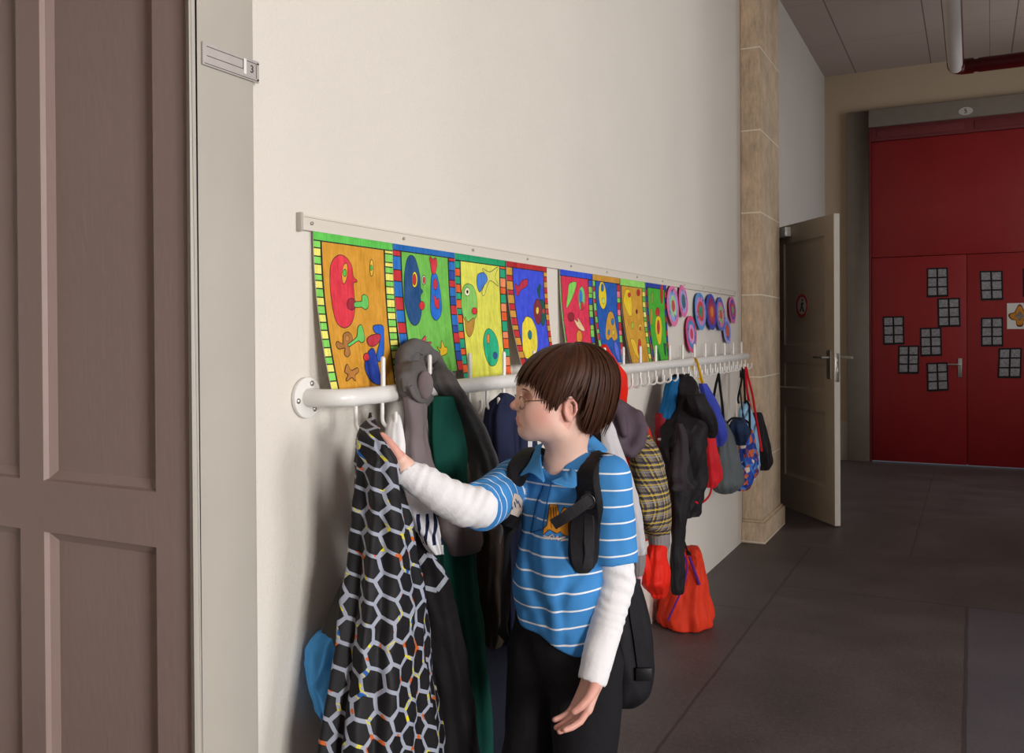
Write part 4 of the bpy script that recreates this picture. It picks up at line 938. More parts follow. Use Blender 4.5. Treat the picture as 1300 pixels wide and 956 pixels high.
loft('body', m_dred, [(524, 833, 848, .09, .04), (532, 831, 850, .09, .05), (555, 831, 851, .09, .05), (568, 832, 852, .09, .045), (577, 835, 850, .09, .03)], Dr, x=.09, rows=20, minA=.8)
q = px(837, 557.5, .13); MB().box((-.007, -.002, -.005), (.007, .002, .005), 0, AX.T, q).build('white_mark', m_mgrey, Dr)
Tl = empty('teal_jacket', base(px(855, 490, .1)), 'teal blue jacket showing as a strip left of the black coat', 'jacket')
loft('body', m_teal, [(479, 850, 862, .11, .02), (490, 844, 862, .11, .04), (510, 839, 860, .11, .05), (528, 836, 858, .11, .05), (545, 841, 858, .11, .04)], Tl, x=.1, rows=30, minA=.8)
Kc = empty('black_coat', base(px(868, 480, .13)), 'long black coat with sleeve hanging far down, between plaid jacket and drawstring bags', 'coat')
loft('body', m_blkcloth, [(475, 858, 877, .13, .03), (480, 853, 884, .135, .06), (495, 850, 890, .15, .09), (520, 846, 897, .17, .11), (548, 842, 900, .19, .12), (580, 840, 897, .19, .12), (610, 846, 893, .19, .11), (635, 852, 888, .19, .09), (655, 856, 882, .19, .06)], Kc, x=.15, folds=((3, .12, 1.0, .4), (7, .09, 0, -.4)), rough=.022, minA=.9, nseg=140, rows=100, seed=4)
loft('sleeve', m_blkcloth, [(500, 872, 894, .24, .05), (520, 876, 904, .26, .06), (538, 884, 911, .27, .055), (550, 893, 911, .27, .04), (556, 898, 909, .27, .02)], Kc, x=.25, rows=24, minA=.9)
loft('long_sleeve', m_blkcloth, [(575, 850, 876, .25, .06), (610, 850, 880, .26, .07), (650, 851, 875, .26, .06), (690, 851, 870, .25, .05), (730, 852, 868, .25, .04), (748, 853, 867, .25, .04), (754, 855, 865, .25, .03)], Kc, x=.25, rows=40, minA=.9, folds=((4, .09, 0, .5), (7, .05, 1, .6)), rough=.008)
loft('grey_lining', cloth('ash mauve lining', (54, 48, 52)), [(538, 858, 866, .30, .03), (556, 857, 873, .305, .035), (580, 853, 876, .305, .04), (604, 850, 873, .305, .045), (622, 852, 884, .30, .035)], Kc, x=.3, rows=40, minA=.8, folds=((3, .12, 0, .8), (5, .08, 1, .3)))
# bags
def hookpt(u, du=0):
    y = px(u, 474, .119)[1]; k = round((y-1.66)/.1031); return np.array([.119, 1.66+.1031*k+du, 1.136])
BG = 'drawstring bags on the far hooks'
Yb = empty('blue_bag', base(px(902, 500, .16)), 'royal blue bag on a yellow strap looped over the rail', 'bag')
loft('body', m_blue, [(487, 888, 896, .16, .02), (500, 889, 905, .17, .05), (520, 892, 915, .18, .08), (542, 897, 922, .19, .09), (556, 902, 923, .19, .08), (566, 909, 918, .19, .05)], Yb, x=.17, minA=.7, rows=30)
cord('strap', [px(893, 490, .16), px(889, 474, .155), px(885, 460, .135), px(881, 455, .10), px(879, 466, .075), px(887, 480, .10), px(897, 492, .14)], .007, m_yel, Yb, 30, .5)
Rb = empty('red_bag', base(px(903, 600, .15)), 'red drawstring bag hanging under the royal blue one, cord looping out below', 'bag', BG)
loft('body', m_redbag, [(535, 896, 904, .17, .03), (550, 893, 908, .18, .06), (575, 890, 912, .19, .08), (598, 890, 916, .19, .085), (610, 891, 916, .19, .08), (618, 895, 910, .19, .05)], Rb, x=.18, minA=.8, rows=36, folds=((5, .05, 0, .4), (9, .04, 1, .2)), rough=.008)
cord('drawcord', [px(904, 615, .25), px(901, 628, .25), px(893, 637, .25), px(884, 638, .25), px(880, 633, .23)], .005, m_redcord, Rb)
Gb = empty('slate_bag', base(px(920, 570, .15)), 'slate grey drawstring bag, the largest, hung on two black straps', 'bag', BG)
loft('body', m_slate, [(534, 913, 922, .16, .03), (548, 910, 929, .17, .06), (570, 907, 935, .18, .09), (595, 903, 942, .19, .115), (612, 900, 944, .19, .12), (620, 904, 940, .19, .11), (625, 912, 932, .19, .07)], Gb, x=.18, minA=.8, rows=40, folds=((6, .05, 0, .4), (11, .04, 1, .3)), rough=.008)
for a in ([hookpt(911), px(909, 488, .13), px(906, 505, .14), px(905, 515, .15)], [hookpt(911), px(914, 490, .15), px(917, 515, .17), px(919, 545, .2)]): cord('strap', a, .007, m_blkcord, Gb, 14)
Nb = empty('navy_gathered_bag', base(px(938, 540, .2)), 'dark navy bag gathered at the neck, above the busy blue printed one', 'bag', BG)
loft('body', m_dnavy, [(531, 930, 944, .22, .03), (538, 926, 949, .23, .055), (548, 926, 952, .23, .06), (558, 930, 950, .22, .05), (565, 934, 946, .21, .03)], Nb, x=.22, minA=.8, rows=24, folds=((7, .10, 0, .2),))
cord('drawcord', [px(923, 537, .2), px(930, 531, .22), px(942, 532, .24), px(951, 538, .24), px(952, 552, .24)], .006, m_blkcord, Nb)
Pb = empty('printed_bag', base(px(948, 590, .2)), 'busy blue, orange and white printed drawstring bag beside the slate grey bag', 'bag', BG)
loft('body', m_print, [(545, 936, 954, .2, .04), (562, 937, 958, .21, .07), (585, 938, 963, .22, .085), (600, 939, 962, .22, .085), (613, 936, 957, .21, .075), (622, 936, 950, .2, .05)], Pb, x=.21, minA=.8, rows=30, rough=.008)
Lb = empty('light_blue_bag', base(px(950, 540, .2)), 'light blue drawstring bag hung by black cords near the rail end', 'bag', BG)
loft('body', m_lblue, [(510, 942, 951, .17, .025), (522, 938, 955, .18, .05), (545, 940, 961, .19, .07), (570, 945, 965, .2, .075), (590, 950, 966, .2, .06), (598, 956, 965, .2, .03)], Lb, x=.19, minA=.8, rows=36, folds=((9, .07, 0, .1), (5, .05, 1, .3)))
for a in ([px(943, 467, .13), px(941, 485, .15), px(937, 505, .16), px(938, 512, .17)], [px(943.5, 467, .13), px(945, 490, .16), px(946, 512, .18)], [px(946, 508, .18), px(951, 515, .2), px(952, 545, .25)]): cord('drawcord', a, .006, m_blkcord, Lb, 14)
cord('white_drawcord', [px(940, 480, .13), px(935, 505, .14), px(935, 530, .16)], .004, m_whitecord, Lb, 10)
Eb = empty('black_backpack', base(px(970, 565, .2)), 'small black backpack with red cords, last on the rail beside the stone pilaster', 'backpack')
loft('body', m_blkcloth, [(524, 956, 966, .17, .03), (532, 956, 970, .18, .06), (550, 957, 975, .19, .08), (570, 959, 979, .2, .085), (588, 961, 980.5, .2, .085), (596, 964, 977, .2, .06)], Eb, x=.19, minA=.8, rows=30)
for a in ([px(947, 466, .13), px(950, 480, .15), px(955, 500, .18), px(959, 525, .22), px(964, 555, .27), px(967, 573, .29)], [px(946, 466, .13), px(947, 480, .14), px(949, 500, .15), px(953, 520, .16)]): cord('drawcord', a, .007, m_redcord, Eb, 18)
cord('bottom_loop', [px(949, 597, .22), px(950, 603, .22), px(955, 604, .22), px(957, 598, .22)], .005, m_blkcord, Eb, 12)
# red kit bag standing on the floor
fb = CAM+ray(870, 803)*(-1.35/ray(870, 803)[2])
K = empty('red_kit_bag', (float(fb[0]), float(fb[1]), 0), 'round orange-red drawstring kit bag with purple piping, standing on the floor', 'bag')
tK = depth(fb)+.1; sK = tK/F
loft('body', m_orange, [(704, 868, 890, tK, .05), (709, 863, 893, tK, .07), (718, 868, 892, tK, .07), (735, 858, 896, tK, .095), (755, 845, 901, tK, .12), (775, 836, 905, tK, .13), (790, 834, 907, tK, .135), (797, 835, 906, tK, .135), (801, 838, 903, tK, .13), (803, 846, 896, tK, .11)], K, t=tK, ax=tuple(RC[:2]), folds=((5, .035, 0, .7), (8, .03, 1, .5), (13, .02, 2, .2)), fold0=1.8, rows=80, nseg=140, minA=.9, rough=.012, seed=8)
cord('piping', [pd(868, 712, tK-.07), pd(872, 730, tK-.11), pd(868, 752, tK-.125), pd(858, 775, tK-.138), pd(848, 797, tK-.125)], .0045, m_pcord, K)
cord('inner_cord', [pd(875, 716, tK-.075), pd(882, 735, tK-.10), pd(888, 752, tK-.115)], .006, m_pcord, K, 16)
cord('drawcord', [pd(874, 714, tK-.06), pd(870, 700, tK-.03), pd(867, 692, tK), pd(871, 705, tK-.05), pd(878, 714, tK-.06)], .004, m_blkcord, K)
bpy.context.view_layer.update()
kz = min((o.matrix_world @ Vector(c)).z for o in K.children for c in o.bound_box); K.location.z -= kz

cord('hanging_cord', [hookpt(938), px(940, 500, .15), px(946, 545, .2)], .004, m_blkcord, Pb, 12)
for o_, u in ((Gs, 770), (Dk, 760)):
    y = px(u, 474, .119)[1]; h_ = hookpt(u); tp = np.array([.15, h_[1], 1.02])
    cord('hanging_loop', [h_, np.array([.13, h_[1], 1.1]), px(764, 524, .2) if o_ is Gs else px(754, 508, .12)], .004, m_blkcord, o_, 12)
sb = BVHTree.FromPolygons([tuple(v.co) for v in side.data.vertices], [tuple(p.vertices) for p in side.data.polygons]); mb = MB()
hx = [(548+21*math.cos(a), 727+24*math.sin(a)) for a in np.linspace(.2, .2+2*PI, 7)]
for a, b in zip(hx, hx[1:]):
    V, Fs = poly_cut(stroke([a, b], 6), 5, 5); W_ = []
    for p in V:
        d = ray(*p); d = d/np.linalg.norm(d); h_ = sb.ray_cast(Vector(CAM), Vector(d))
        if h_[0] is None: h_ = sb.find_nearest(Vector(pd(p[0], p[1], 2.1)))
        W_.append(np.array(h_[0])+nz(CAM-np.array(h_[0]))*.003)
    mb.add(W_, Fs)
mb.build('printed_hexagon', cloth('print grey', (176, 180, 192)), J)
# ================================================================== THE BOY
def skin_mat():
    t = NT('skin'); o = t.co(); c = lin((228, 178, 156))
    n1 = t.noise(o, 14, 3); n2 = t.noise(o, 160, 2)
    col = t.mix(t.ma('MULTIPLY_ADD', t.ma('SUBTRACT', n1, .5), 1.6, .5), lin((238, 202, 184)), lin((230, 180, 162)))
    rd = t.n('ShaderNodeAttribute'); rd.attribute_name = 'rosy'
    col = t.mix(rd.outputs['Fac'], col, lin((206, 112, 100)))
    t.bump(n2, .08, .001)
    t.b.inputs['Subsurface Weight'].default_value = .12; t.b.inputs['Subsurface Radius'].default_value = (.012, .004, .002); t.b.inputs['Subsurface Scale'].default_value = .6
    return t.fin(col, .5, .35)
m_skin = skin_mat()
def polo_mat():
    t = NT('striped polo'); at = t.n('ShaderNodeAttribute'); at.attribute_name = 'stripe'; s_ = at.outputs['Fac']; o = t.co()
    m_ = t.ma('ABSOLUTE', t.ma('SUBTRACT', t.ma('MODULO', t.ma('ADD', s_, 3.70), .0372), .0186))
    ln = t.ma('LESS_THAN', m_, .0019); at2 = t.n('ShaderNodeAttribute'); at2.attribute_name = 'plain'
    base_ = t.mix(t.noise(o, 12), lin((58, 128, 194)), lin((74, 146, 210)))
    col = t.mix(t.ma('MULTIPLY', ln, t.ma('SUBTRACT', 1.0, at2.outputs['Fac'])), base_, lin((236, 238, 242)))
    t.bump(t.noise(o, 900, 2), .25, .0008)
    return t.fin(col, .85, .15)
m_polo = polo_mat(); m_poloplain = cloth('polo collar blue', (76, 148, 212))
def hair_mat():
    t = NT('brown hair'); uv = t.n('ShaderNodeUVMap').outputs[0]
    n1 = t.noise(t.ve('MULTIPLY', uv, (260, 5, 1)), 1, 3, .6); n2 = t.noise(t.co(), 22, 2)
    f = t.ma('ADD', t.ma('MULTIPLY', n1, .7), t.ma('MULTIPLY', n2, .3))
    col = t.mix(t.ma('MULTIPLY_ADD', t.ma('SUBTRACT', f, .5), 2.4, .5), lin((36, 19, 12)), lin((82, 47, 29)))
    t.bump(n1, .4, .002)
    return t.fin(col, .5, .22)
m_hair = hair_mat()
BOY_C = pd(716, 700, 2.13)
boy = empty('person', (float(BOY_C[0]), float(BOY_C[1]), 0), 'child in a blue striped polo over white sleeves with glasses, reaching for the honeycomb jacket', 'person')
# frames
Cm = -_f.copy(); Cm[2] = 0; Cm = nz(CAM-BOY_C); Cm[2] = 0; Cm = nz(Cm)          # towards the camera
Lf = np.array([Cm[1], -Cm[0], 0.])                                                # towards picture left
if Lf @ RC > 0: Lf = -Lf
UZ = np.array([0, 0, 1.])
# ---- head frame
hy = math.radians(15)
hn = nz(math.cos(hy)*Lf+math.sin(hy)*Cm); hs = nz(math.cos(hy)*Cm-math.sin(hy)*Lf)
tl = math.radians(0); hq = nz(math.cos(tl)*UZ+math.sin(tl)*hn); hn = nz(math.cos(tl)*hn-math.sin(tl)*UZ)
HO = pd(709, 521, 2.1); HX = np.array([hn, hs, hq])
def hp(n_, s_, q_): return HO+n_*hn+s_*hs+q_*hq
# ---- torso frame
SR = pd(652, 611, 2.245); SL = pd(772, 606, 2.05)
ac = nz((SL-SR)*np.array([1, 1, 0])); fr_ = np.array([ac[1], -ac[0], 0.])
if fr_ @ Cm < 0: fr_ = -fr_
TX = np.array([ac, fr_, UZ])
chest = pd(722, 660, 2.145); belly = pd(715, 745, 2.135); hips = pd(716, 815, 2.14); neckb = pd(718, 592, 2.135); neckt = hp(-.018, 0, -.045)
ER = pd(606, 646, 1.995); WR = pd(512, 594, 1.955)
EL = pd(783, 738, 2.07); WL = pd(753, 862, 1.985)
def torso_ops(s, g, tg):
    s.add(ell(chest, (.128+g, .088+g, .15+g), TX), .04, 1, tg)
    s.add(ell(chest+UZ*.05-fr_*.01, (.12+g, .07+g, .09+g), TX), .04, 1, tg)
    s.add(ell(belly+fr_*.008, (.118+g, .098+g, .15+g), TX), .05, 1, tg)
    s.add(ell(hips, (.128+g, .095+g, .11+g), TX), .05, 1, tg)
    s.add(rc(SR+UZ*-.005, neckb-UZ*.012, .045+g, .05+g), .03, 1, tg); s.add(rc(SL+UZ*-.005, neckb-UZ*.012, .045+g, .05+g), .03, 1, tg)
B = SDF()
torso_ops(B, -.012, 0)
B.add(rc(SR, ER, .043, .034), .02); B.add(rc(SL, EL, .043, .036), .02)
B.add(rc(ER, WR, .034, .022), .015); B.add(rc(EL, WL, .035, .023), .015)
# legs
KL = hips+ac*.078+fr_*.03-UZ*.30; KR = hips-ac*.078+fr_*.02-UZ*.30
HL = hips+ac*.07-UZ*.02; HR = hips-ac*.07-UZ*.02
def ft(k): q = k-fr_*.01; return np.array([q[0], q[1], .07])
AL, AR = ft(KL), ft(KR)
for h_, k_, a_ in ((HL, KL, AL), (HR, KR, AR)):
    B.add(rc(h_, k_, .072, .05), .03); B.add(rc(k_, a_, .05, .034), .02); B.add(rc(a_-UZ*.02, a_+fr_*.12-UZ*.04, .034, .026), .02)
# neck and head
B.add(rc(neckb-UZ*.02, neckt, .049, .047), .03); B.add(rc(neckt, hp(-.02, 0, .0), .048, .05), .03)
B.add(ell(hp(-.012, 0, .055), (.100, .072, .088), HX), .02)
B.add(ell(hp(.028, 0, .002), (.060, .060, .064), HX), .035)
B.add(ell(hp(.060, 0, .045), (.030, .050, .035), HX), .03)                        # brow
B.add(rc(hp(.020, .045, -.035), hp(.068, .016, -.046), .018, .016), .03); B.add(rc(hp(.020, -.045, -.035), hp(.068, -.016, -.046), .018, .016), .03)   # jaw
B.add(ell(hp(.074, 0, -.044), (.018, .020, .016), HX), .02)                       # chin
for sg_ in (1, -1): B.add(ell(hp(.052, .034*sg_, -.008), (.034, .027, .034), HX), .03)      # cheeks
B.add(rc(hp(.082, 0, .034), hp(.098, 0, .016), .0075, .009), .012); B.add(ell(hp(.1035, 0, .0125), (.0110, .0105, .0095), HX), .01)      # nose
for sg_ in (1, -1): B.add(ell(hp(.094, .0105*sg_, .008), (.009, .0065, .007), HX), .006)
for sg_ in (1, -1): B.add(ell(hp(.104, .006*sg_, .002), (.005, .003, .003), HX), .004, -1)  # nostrils
B.add(ell(hp(.088, 0, -.016), (.009, .020, .012), HX), .012)                      # upper lip mount
for sg_ in (1, -1): B.add(ell(hp(.083, .033*sg_, .034), (.016, .016, .0105), HX), .012, -1)       # sockets
for sg_ in (1, -1): B.add(ell(hp(.0625, .032*sg_, .032), (.0125, .0135, .0115), HX), .004)        # lid-covered eyeballs
for sg_ in (1, -1): B.add(chain([hp(.0735, .045*sg_, .027), hp(.076, .032*sg_, .0235), hp(.0735, .020*sg_, .026)], [.0012]*3), .003)   # lower lid edge
UL, LLp = 1, 2
B.add(chain([hp(.080, -.019, -.0195), hp(.0945, -.008, -.0160), hp(.0975, 0, -.0172), hp(.0945, .008, -.0160), hp(.080, .019, -.0195)], [.002, .0045, .0042, .0045, .002]), .004, 1, 1)
B.add(chain([hp(.079, -.018, -.0215), hp(.0915, -.008, -.0262), hp(.0940, 0, -.0272), hp(.0915, .008, -.0262), hp(.079, .018, -.0215)], [.002, .0048, .0055, .0048, .002]), .004, 1, 1)
# ears
for sg_ in (1, -1):
    eo = lambda a, b, c: hp(-.006+a*.86, (.069+c*.95)*sg_, .006+b*.86)
    EX = np.array([nz(hn*.94+hs*sg_*-.34*-1), nz(hs*sg_*.94-hn*.34), hq])
    B.add(ell(eo(.0, .0, .004), (.0145, .0055, .025), EX), .006, 1, 3)
    rim = [eo(.013, .004, .000), eo(.013, .017, .004), eo(.004, .0265, .008), eo(-.008, .0265, .011), eo(-.0155, .015, .013), eo(-.0165, 0, .0125), eo(-.011, -.014, .009)]
    B.add(chain(rim, [.003, .0032, .0034, .0036, .0038, .0036, .003]), .004, 1, 3)
    B.add(ell(eo(.000, -.022, .005), (.0075, .0050, .0085), EX), .006, 1, 3)
    B.add(ell(eo(.001, .002, .013), (.0085, .0085, .0125), EX), .004, -1)
    B.add(ell(eo(-.004, .016, .015), (.006, .005, .006), EX), .004, -1)
    B.add(rc(eo(.012, -.002, .005), eo(.009, -.010, .006), .0042, .004), .004, 1, 3)
# right hand : gripping the jacket collar
def HR_(u, v, t): return pd(u, v, t)
palm0 = WR; kn = [HR_(494, 566, 1.945), HR_(497, 574, 1.955), HR_(500, 583, 1.965), HR_(503, 592, 1.975)]
for k_, r0 in zip(kn, (.0135, .0135, .013, .012)): B.add(rc(WR, k_, .0185, r0), .012)
ft_ = [[HR_(487, 556, 1.94), HR_(478, 552, 1.965), HR_(472, 556, 1.99)], [HR_(488, 564, 1.955), HR_(479, 562, 1.985), HR_(473, 567, 2.0)], [HR_(491, 576, 1.97), HR_(482, 574, 1.995), HR_(476, 579, 2.01)], [HR_(494, 587, 1.98), HR_(487, 586, 2.0), HR_(482, 590, 2.012)]]
for k_, ch, r0 in zip(kn, ft_, (.0088, .0088, .0084, .0074)): B.add(chain([k_]+ch, [r0*1.1, r0, r0*.92, r0*.8]), .004, 1, 3)
th = [HR_(508, 583, 1.935), HR_(501, 571, 1.925), HR_(493, 561, 1.925), HR_(485, 553, 1.93)]
B.add(chain(th, [.013, .0108, .0094, .0080]), .006, 1, 3); B.add(rc(WR, th[0], .017, .014), .01)
# left hand : relaxed at the thigh
hd_ = nz(WL-EL); hd_ = nz(hd_*.9+Lf*.18+UZ*-.1); hw = nz(Cm*.55+Lf*-.3+UZ*0); hw = nz(hw-hd_*(hw@hd_)); hpn = nz(np.cross(hd_, hw))
if hpn @ Lf < 0: hpn = -hpn
def LH(a, b, c): return WL+a*hd_+b*hw+c*hpn
for b in (-.024, -.008, .008, .023): B.add(rc(LH(.0, b*.5, 0), LH(.068-.25*abs(b), b, 0), .0155, .0105), .012)
for b, ln_ in ((.023, .058), (.008, .066), (-.008, .062), (-.024, .048)):
    B.add(chain([LH(.066-.25*abs(b), b, 0), LH(.066+ln_*.42, b*1.05, .008), LH(.066+ln_*.72, b*1.05, .022), LH(.066+ln_*.92, b*1.0, .036)], [.0088, .0082, .0075, .0064]), .004, 1, 3)
B.add(chain([LH(.016, .026, .008), LH(.042, .037, .020), LH(.064, .036, .030), LH(.078, .031, .037)], [.0125, .0105, .0092, .0075]), .006, 1, 3)
lo = np.array([BOY_C[0]-.36, BOY_C[1]-.50, -.01]); hi = np.array([BOY_C[0]+.32, BOY_C[1]+.34, 1.40])
V, Q = B.mesh(lo, hi, .0028)
tg = B.tags(V); rosy = np.where(tg == 1, .5, np.where(tg == 3, .42, 0))
def blush(c, r, a): return a*np.exp(-(np.linalg.norm(V-c, axis=1)/r)**2)
rosy = np.maximum(rosy, blush(hp(.055, .055, -.010), .026, .5)); rosy = np.maximum(rosy, blush(hp(.055, -.055, -.010), .026, .5)); rosy = np.maximum(rosy, blush(hp(.106, 0, .012), .014, .5)); rosy = np.maximum(rosy, blush(WL+hd_*.05, .06, .35))
bm_ = np_mesh('body', V, Q, m_skin, boy, {'rosy': rosy})
sm = bm_.modifiers.new('smooth', 'SMOOTH'); sm.factor = .5; sm.iterations = 2
# eyes, lashes, brows
for sg_ in (1, -1):
    MB().tube([hp(.0730, .0455*sg_, .0275), hp(.0765, .038*sg_, .0252), hp(.0775, .032*sg_, .0242), hp(.0760, .024*sg_, .0252), hp(.072, .0195*sg_, .027)], [.0008, .0019, .0022, .0018, .0007], 8).build('eyelashes', M('lash brown', (58, 38, 30), .7), boy, smooth=True)
    mb = MB(); br = [(.080, .050, .047), (.0855, .042, .0515), (.0895, .031, .053), (.091, .018, .051)]
    mb.tube([hp(a, b*sg_, c) for a, b, c in br], [.0012, .0024, .0028, .0020], 8, flat=.6).build('eyebrow', M('brow brown', (96, 66, 48), .8), boy, smooth=True)
    mb = MB(); mb.sphere(hp(.060, .032*sg_, .0305), (.0128, .0125, .0105), 12, 0, HX); mb.build('eye', M('eye white', (226, 216, 210), .2, .02), boy, smooth=True)
# ---- hair : cap plus combed locks
hc = hp(-.014, 0, .056)
def hair_end(az):
    """lowest elevation coordinate q (metres above ear) for azimuth az measured from the face"""
    K = [(0, .060), (.35, .060), (.62, .052), (.80, .030), (1.0, .006), (1.13, -.002), (1.25, .012), (1.45, .034), (1.60, .036), (1.70, .012), (1.78, -.040), (1.95, -.052), (2.2, -.056), (2.6, -.058), (3.15, -.054)]
    a = abs(az)
    for (x0, y0), (x1, y1) in zip(K, K[1:]):
        if a <= x1: return y0+(y1-y0)*(a-x0)/(x1-x0)
    return K[-1][1]
def head_pt(az, f, lift, qe=None):
    """f 0 at the crown .. 1 at the hair tip"""
    qe = hair_end(az) if qe is None else qe; top = .092
    R = (.104+lift, .0765+lift, top+lift)
    qtop = R[2]; qrel = qe-.056
    el0 = PI/2; el1 = math.asin(max(-.98, min(.98, qrel/R[2])))
    if qrel < 0: el1 = qrel/R[2]
    el_ = el0+(el1-el0)*f
    ce = math.cos(el_) if el_ > 0 else 1-.18*(el_*el_)
    se = math.sin(el_) if el_ > 0 else el_
    crown = .030*(1-f)
    n_ = R[0]*ce*math.cos(az)-crown; s_ = R[1]*ce*math.sin(az)
    return hc+n_*hn+s_*hs+R[2]*se*hq
rnd = random.Random(3)
hv = []; hf = []; huv = []
def add_lock(az, lift, w, sweep, f0=0.0, f1=1.0, curl=0.0):
    n_ = 14; m_ = 5; b0 = len(hv); hue = rnd.random()*9
    qe = hair_end(az+sweep); pts = [head_pt(az+sweep*(f0+(f1-f0)*i/(n_-1))**1.3, f0+(f1-f0)*i/(n_-1), lift*(.35+.65*math.sin(min(1, .15+(i/(n_-1))*1.05)*PI*.62)), qe) for i in range(n_)]
    for i in range(n_):
        f = i/(n_-1); p = pts[i]; t_ = nz(pts[min(i+1, n_-1)]-pts[max(i-1, 0)]); o_ = p-hc; o_ = nz(o_-t_*(o_@t_)); sd_ = np.cross(t_, o_)
        ww = w*(.55+.6*math.sin(PI*min(1, f*.8+.15)))*(1 if f < .7 else max(.06, (1-f)/.3)**.8)
        p = p+o_*curl*f*f
        for j in range(m_):
            a = PI*j/(m_-1); hv.append(p+sd_*ww*math.cos(a)+o_*ww*.20*math.sin(a)-o_*.002); huv.append((hue+j*.004, f*.16))
    for i in range(n_-1):
        for j in range(m_-1): hf.append((b0+i*m_+j, b0+i*m_+j+1, b0+(i+1)*m_+j+1, b0+(i+1)*m_+j))
# cap
nA, nF = 96, 22; b0 = 0
for i in range(nF):
    for k in range(nA):
        az = -PI+2*PI*k/nA; hv.append(head_pt(az, .985*i/(nF-1), .003)); huv.append((k*.05, i/nF*.16))
for i in range(nF-1):
    for k in range(nA): hf.append((i*nA+k, (i+1)*nA+k, (i+1)*nA+(k+1) % nA, i*nA+(k+1) % nA))
for layer, (lift, cnt, w) in enumerate(((.005, 90, .0095), (.009, 130, .0085), (.0125, 170, .0075), (.0150, 230, .0062))):
    for k in range(cnt):
        az = -PI+2*PI*(k+rnd.random())/cnt
        sw = -.34*math.sin(az)*abs(math.sin(az))**.5-.10*math.cos(az)*(abs(az) < 1.0)+.10*math.sin(az*5+layer)+rnd.uniform(-.10, .10)
        fr_back = abs(az) > 1.7
        az0 = az-sw
        add_lock(az0, lift+rnd.uniform(-.0015, .0015)+.004*fr_back, w*rnd.uniform(.7, 1.3), sw, rnd.choice((0, 0, .05, .12, .2)) if layer > 1 else 0, (rnd.uniform(.93, 1.01) if abs(az) < .9 else rnd.uniform(.86, 1.02)) if not fr_back else rnd.uniform(.90, 1.03), rnd.uniform(-.004, .004))
me = bpy.data.meshes.new('hair'); me.from_pydata([tuple(p) for p in hv], [], hf); ul = me.uv_layers.new(name='UVMap')
for lp in me.loops: ul.data[lp.index].uv = huv[lp.vertex_index]
me.update(); hair = link('hair', me, m_hair, boy)
# ---- glasses
gl = bpy.data.objects.new('glasses', None); COL.objects.link(gl); gl.location = [float(a) for a in hp(.10, 0, .028)]; gl.parent = boy; bpy.context.view_layer.update(); gl.matrix_parent_inverse = parent_inv(boy)
m_gl = M('bronze wire', (120, 92, 74), .35, .05, Metallic=.6)
t_ = NT('lens glass'); t_.b.inputs['Transmission Weight'].default_value = 1; m_lens = t_.fin((.96, .98, .97), .02, .5, IOR=1.12)
for sg_ in (1, -1):
    c_ = (.0965, .031*sg_, .022); lp = [hp(c_[0]-.006*abs(math.cos(a))*(1 if math.cos(a)*1 > 0 else .2), c_[1]+.0205*sg_*math.cos(a), c_[2]+.0145*math.sin(a)) for a in np.linspace(0, 2*PI, 33)[:-1]]
    mb = MB(); mb.tube(lp+[lp[0], lp[1]], .0009, 8, cap=False).build('rim', m_gl, gl, smooth=True)
    n = len(lp); cA = np.mean(lp, 0)
    L1 = [cA+(p-cA)*.97+hn*.0008 for p in lp]; L2 = [cA+(p-cA)*.97-hn*.0008 for p in lp]
    MB().add(L1+L2, [tuple(range(n)), tuple(range(n, 2*n))[::-1]]+[(k, (k+1) % n, n+(k+1) % n, n+k) for k in range(n)]).build('lens', m_lens, gl)
    MB().tube([hp(.0925, .0515*sg_, .025), hp(.084, .062*sg_, .028), hp(.040, .073*sg_, .029), hp(-.002, .0765*sg_, .028), hp(-.018, .077*sg_, .016)], .0011, 8).build('temple', m_gl, gl, smooth=True)
MB().tube([hp(.097, .0105, .026), hp(.100, .004, .028), hp(.100, -.004, .028), hp(.097, -.0105, .026)], .0009, 8).build('bridge', m_gl, gl, smooth=True)
# ---- polo shirt
S = SDF(); torso_ops(S, .004, 1)
ax_r = nz(ER-SR); ax_l = nz(EL-SL)
ce_r = pd(606, 639, 2.0); ce_l = pd(780, 712, 2.065)
S.add(inter(rc(SR, SR+ax_r*.40, .052, .056), plane(ce_r, ax_r)), .025, 1, 2)
S.add(inter(rc(SL+UZ*.002, SL+ax_l*.40, .054, .046), plane(ce_l, -UZ)), .014, 1, 3)
a_, b_, c_ = pd(648, 772, 2.2), pd(738, 838, 2.02), pd(770, 805, 2.27)
nh = nz(np.cross(b_-a_, c_-a_)); nh = nh if nh[2] < 0 else -nh
def hem(P): return plane(a_, nh)(P)-.5*0
S.add(lambda P: -np.maximum(plane(a_, nh)(P), 0)+ (plane(a_, nh)(P) < 0)*(-plane(a_, nh)(P)) + np.where(np.linalg.norm(P-EL, axis=1) < .05, .5, 0), .004, -1)
S.add(rc(neckb+UZ*.02+fr_*.004, neckb+UZ*.2, .052, .07), .01, -1)
S.add(chain([neckb+UZ*.03+fr_*.05, pd(694, 606, 2.045), pd(693, 613, 2.03)], [.035, .020, .008]), .008, -1)
def sdf_hit(u, v):
    d = ray(u, v); d = d/np.linalg.norm(d); t = 1.6
    for _ in range(60):
        q = float(S.ev((CAM+d*t)[None])[0]); t += q*.8
        if abs(q) < 5e-4 or t > 3: break
    return CAM+d*t
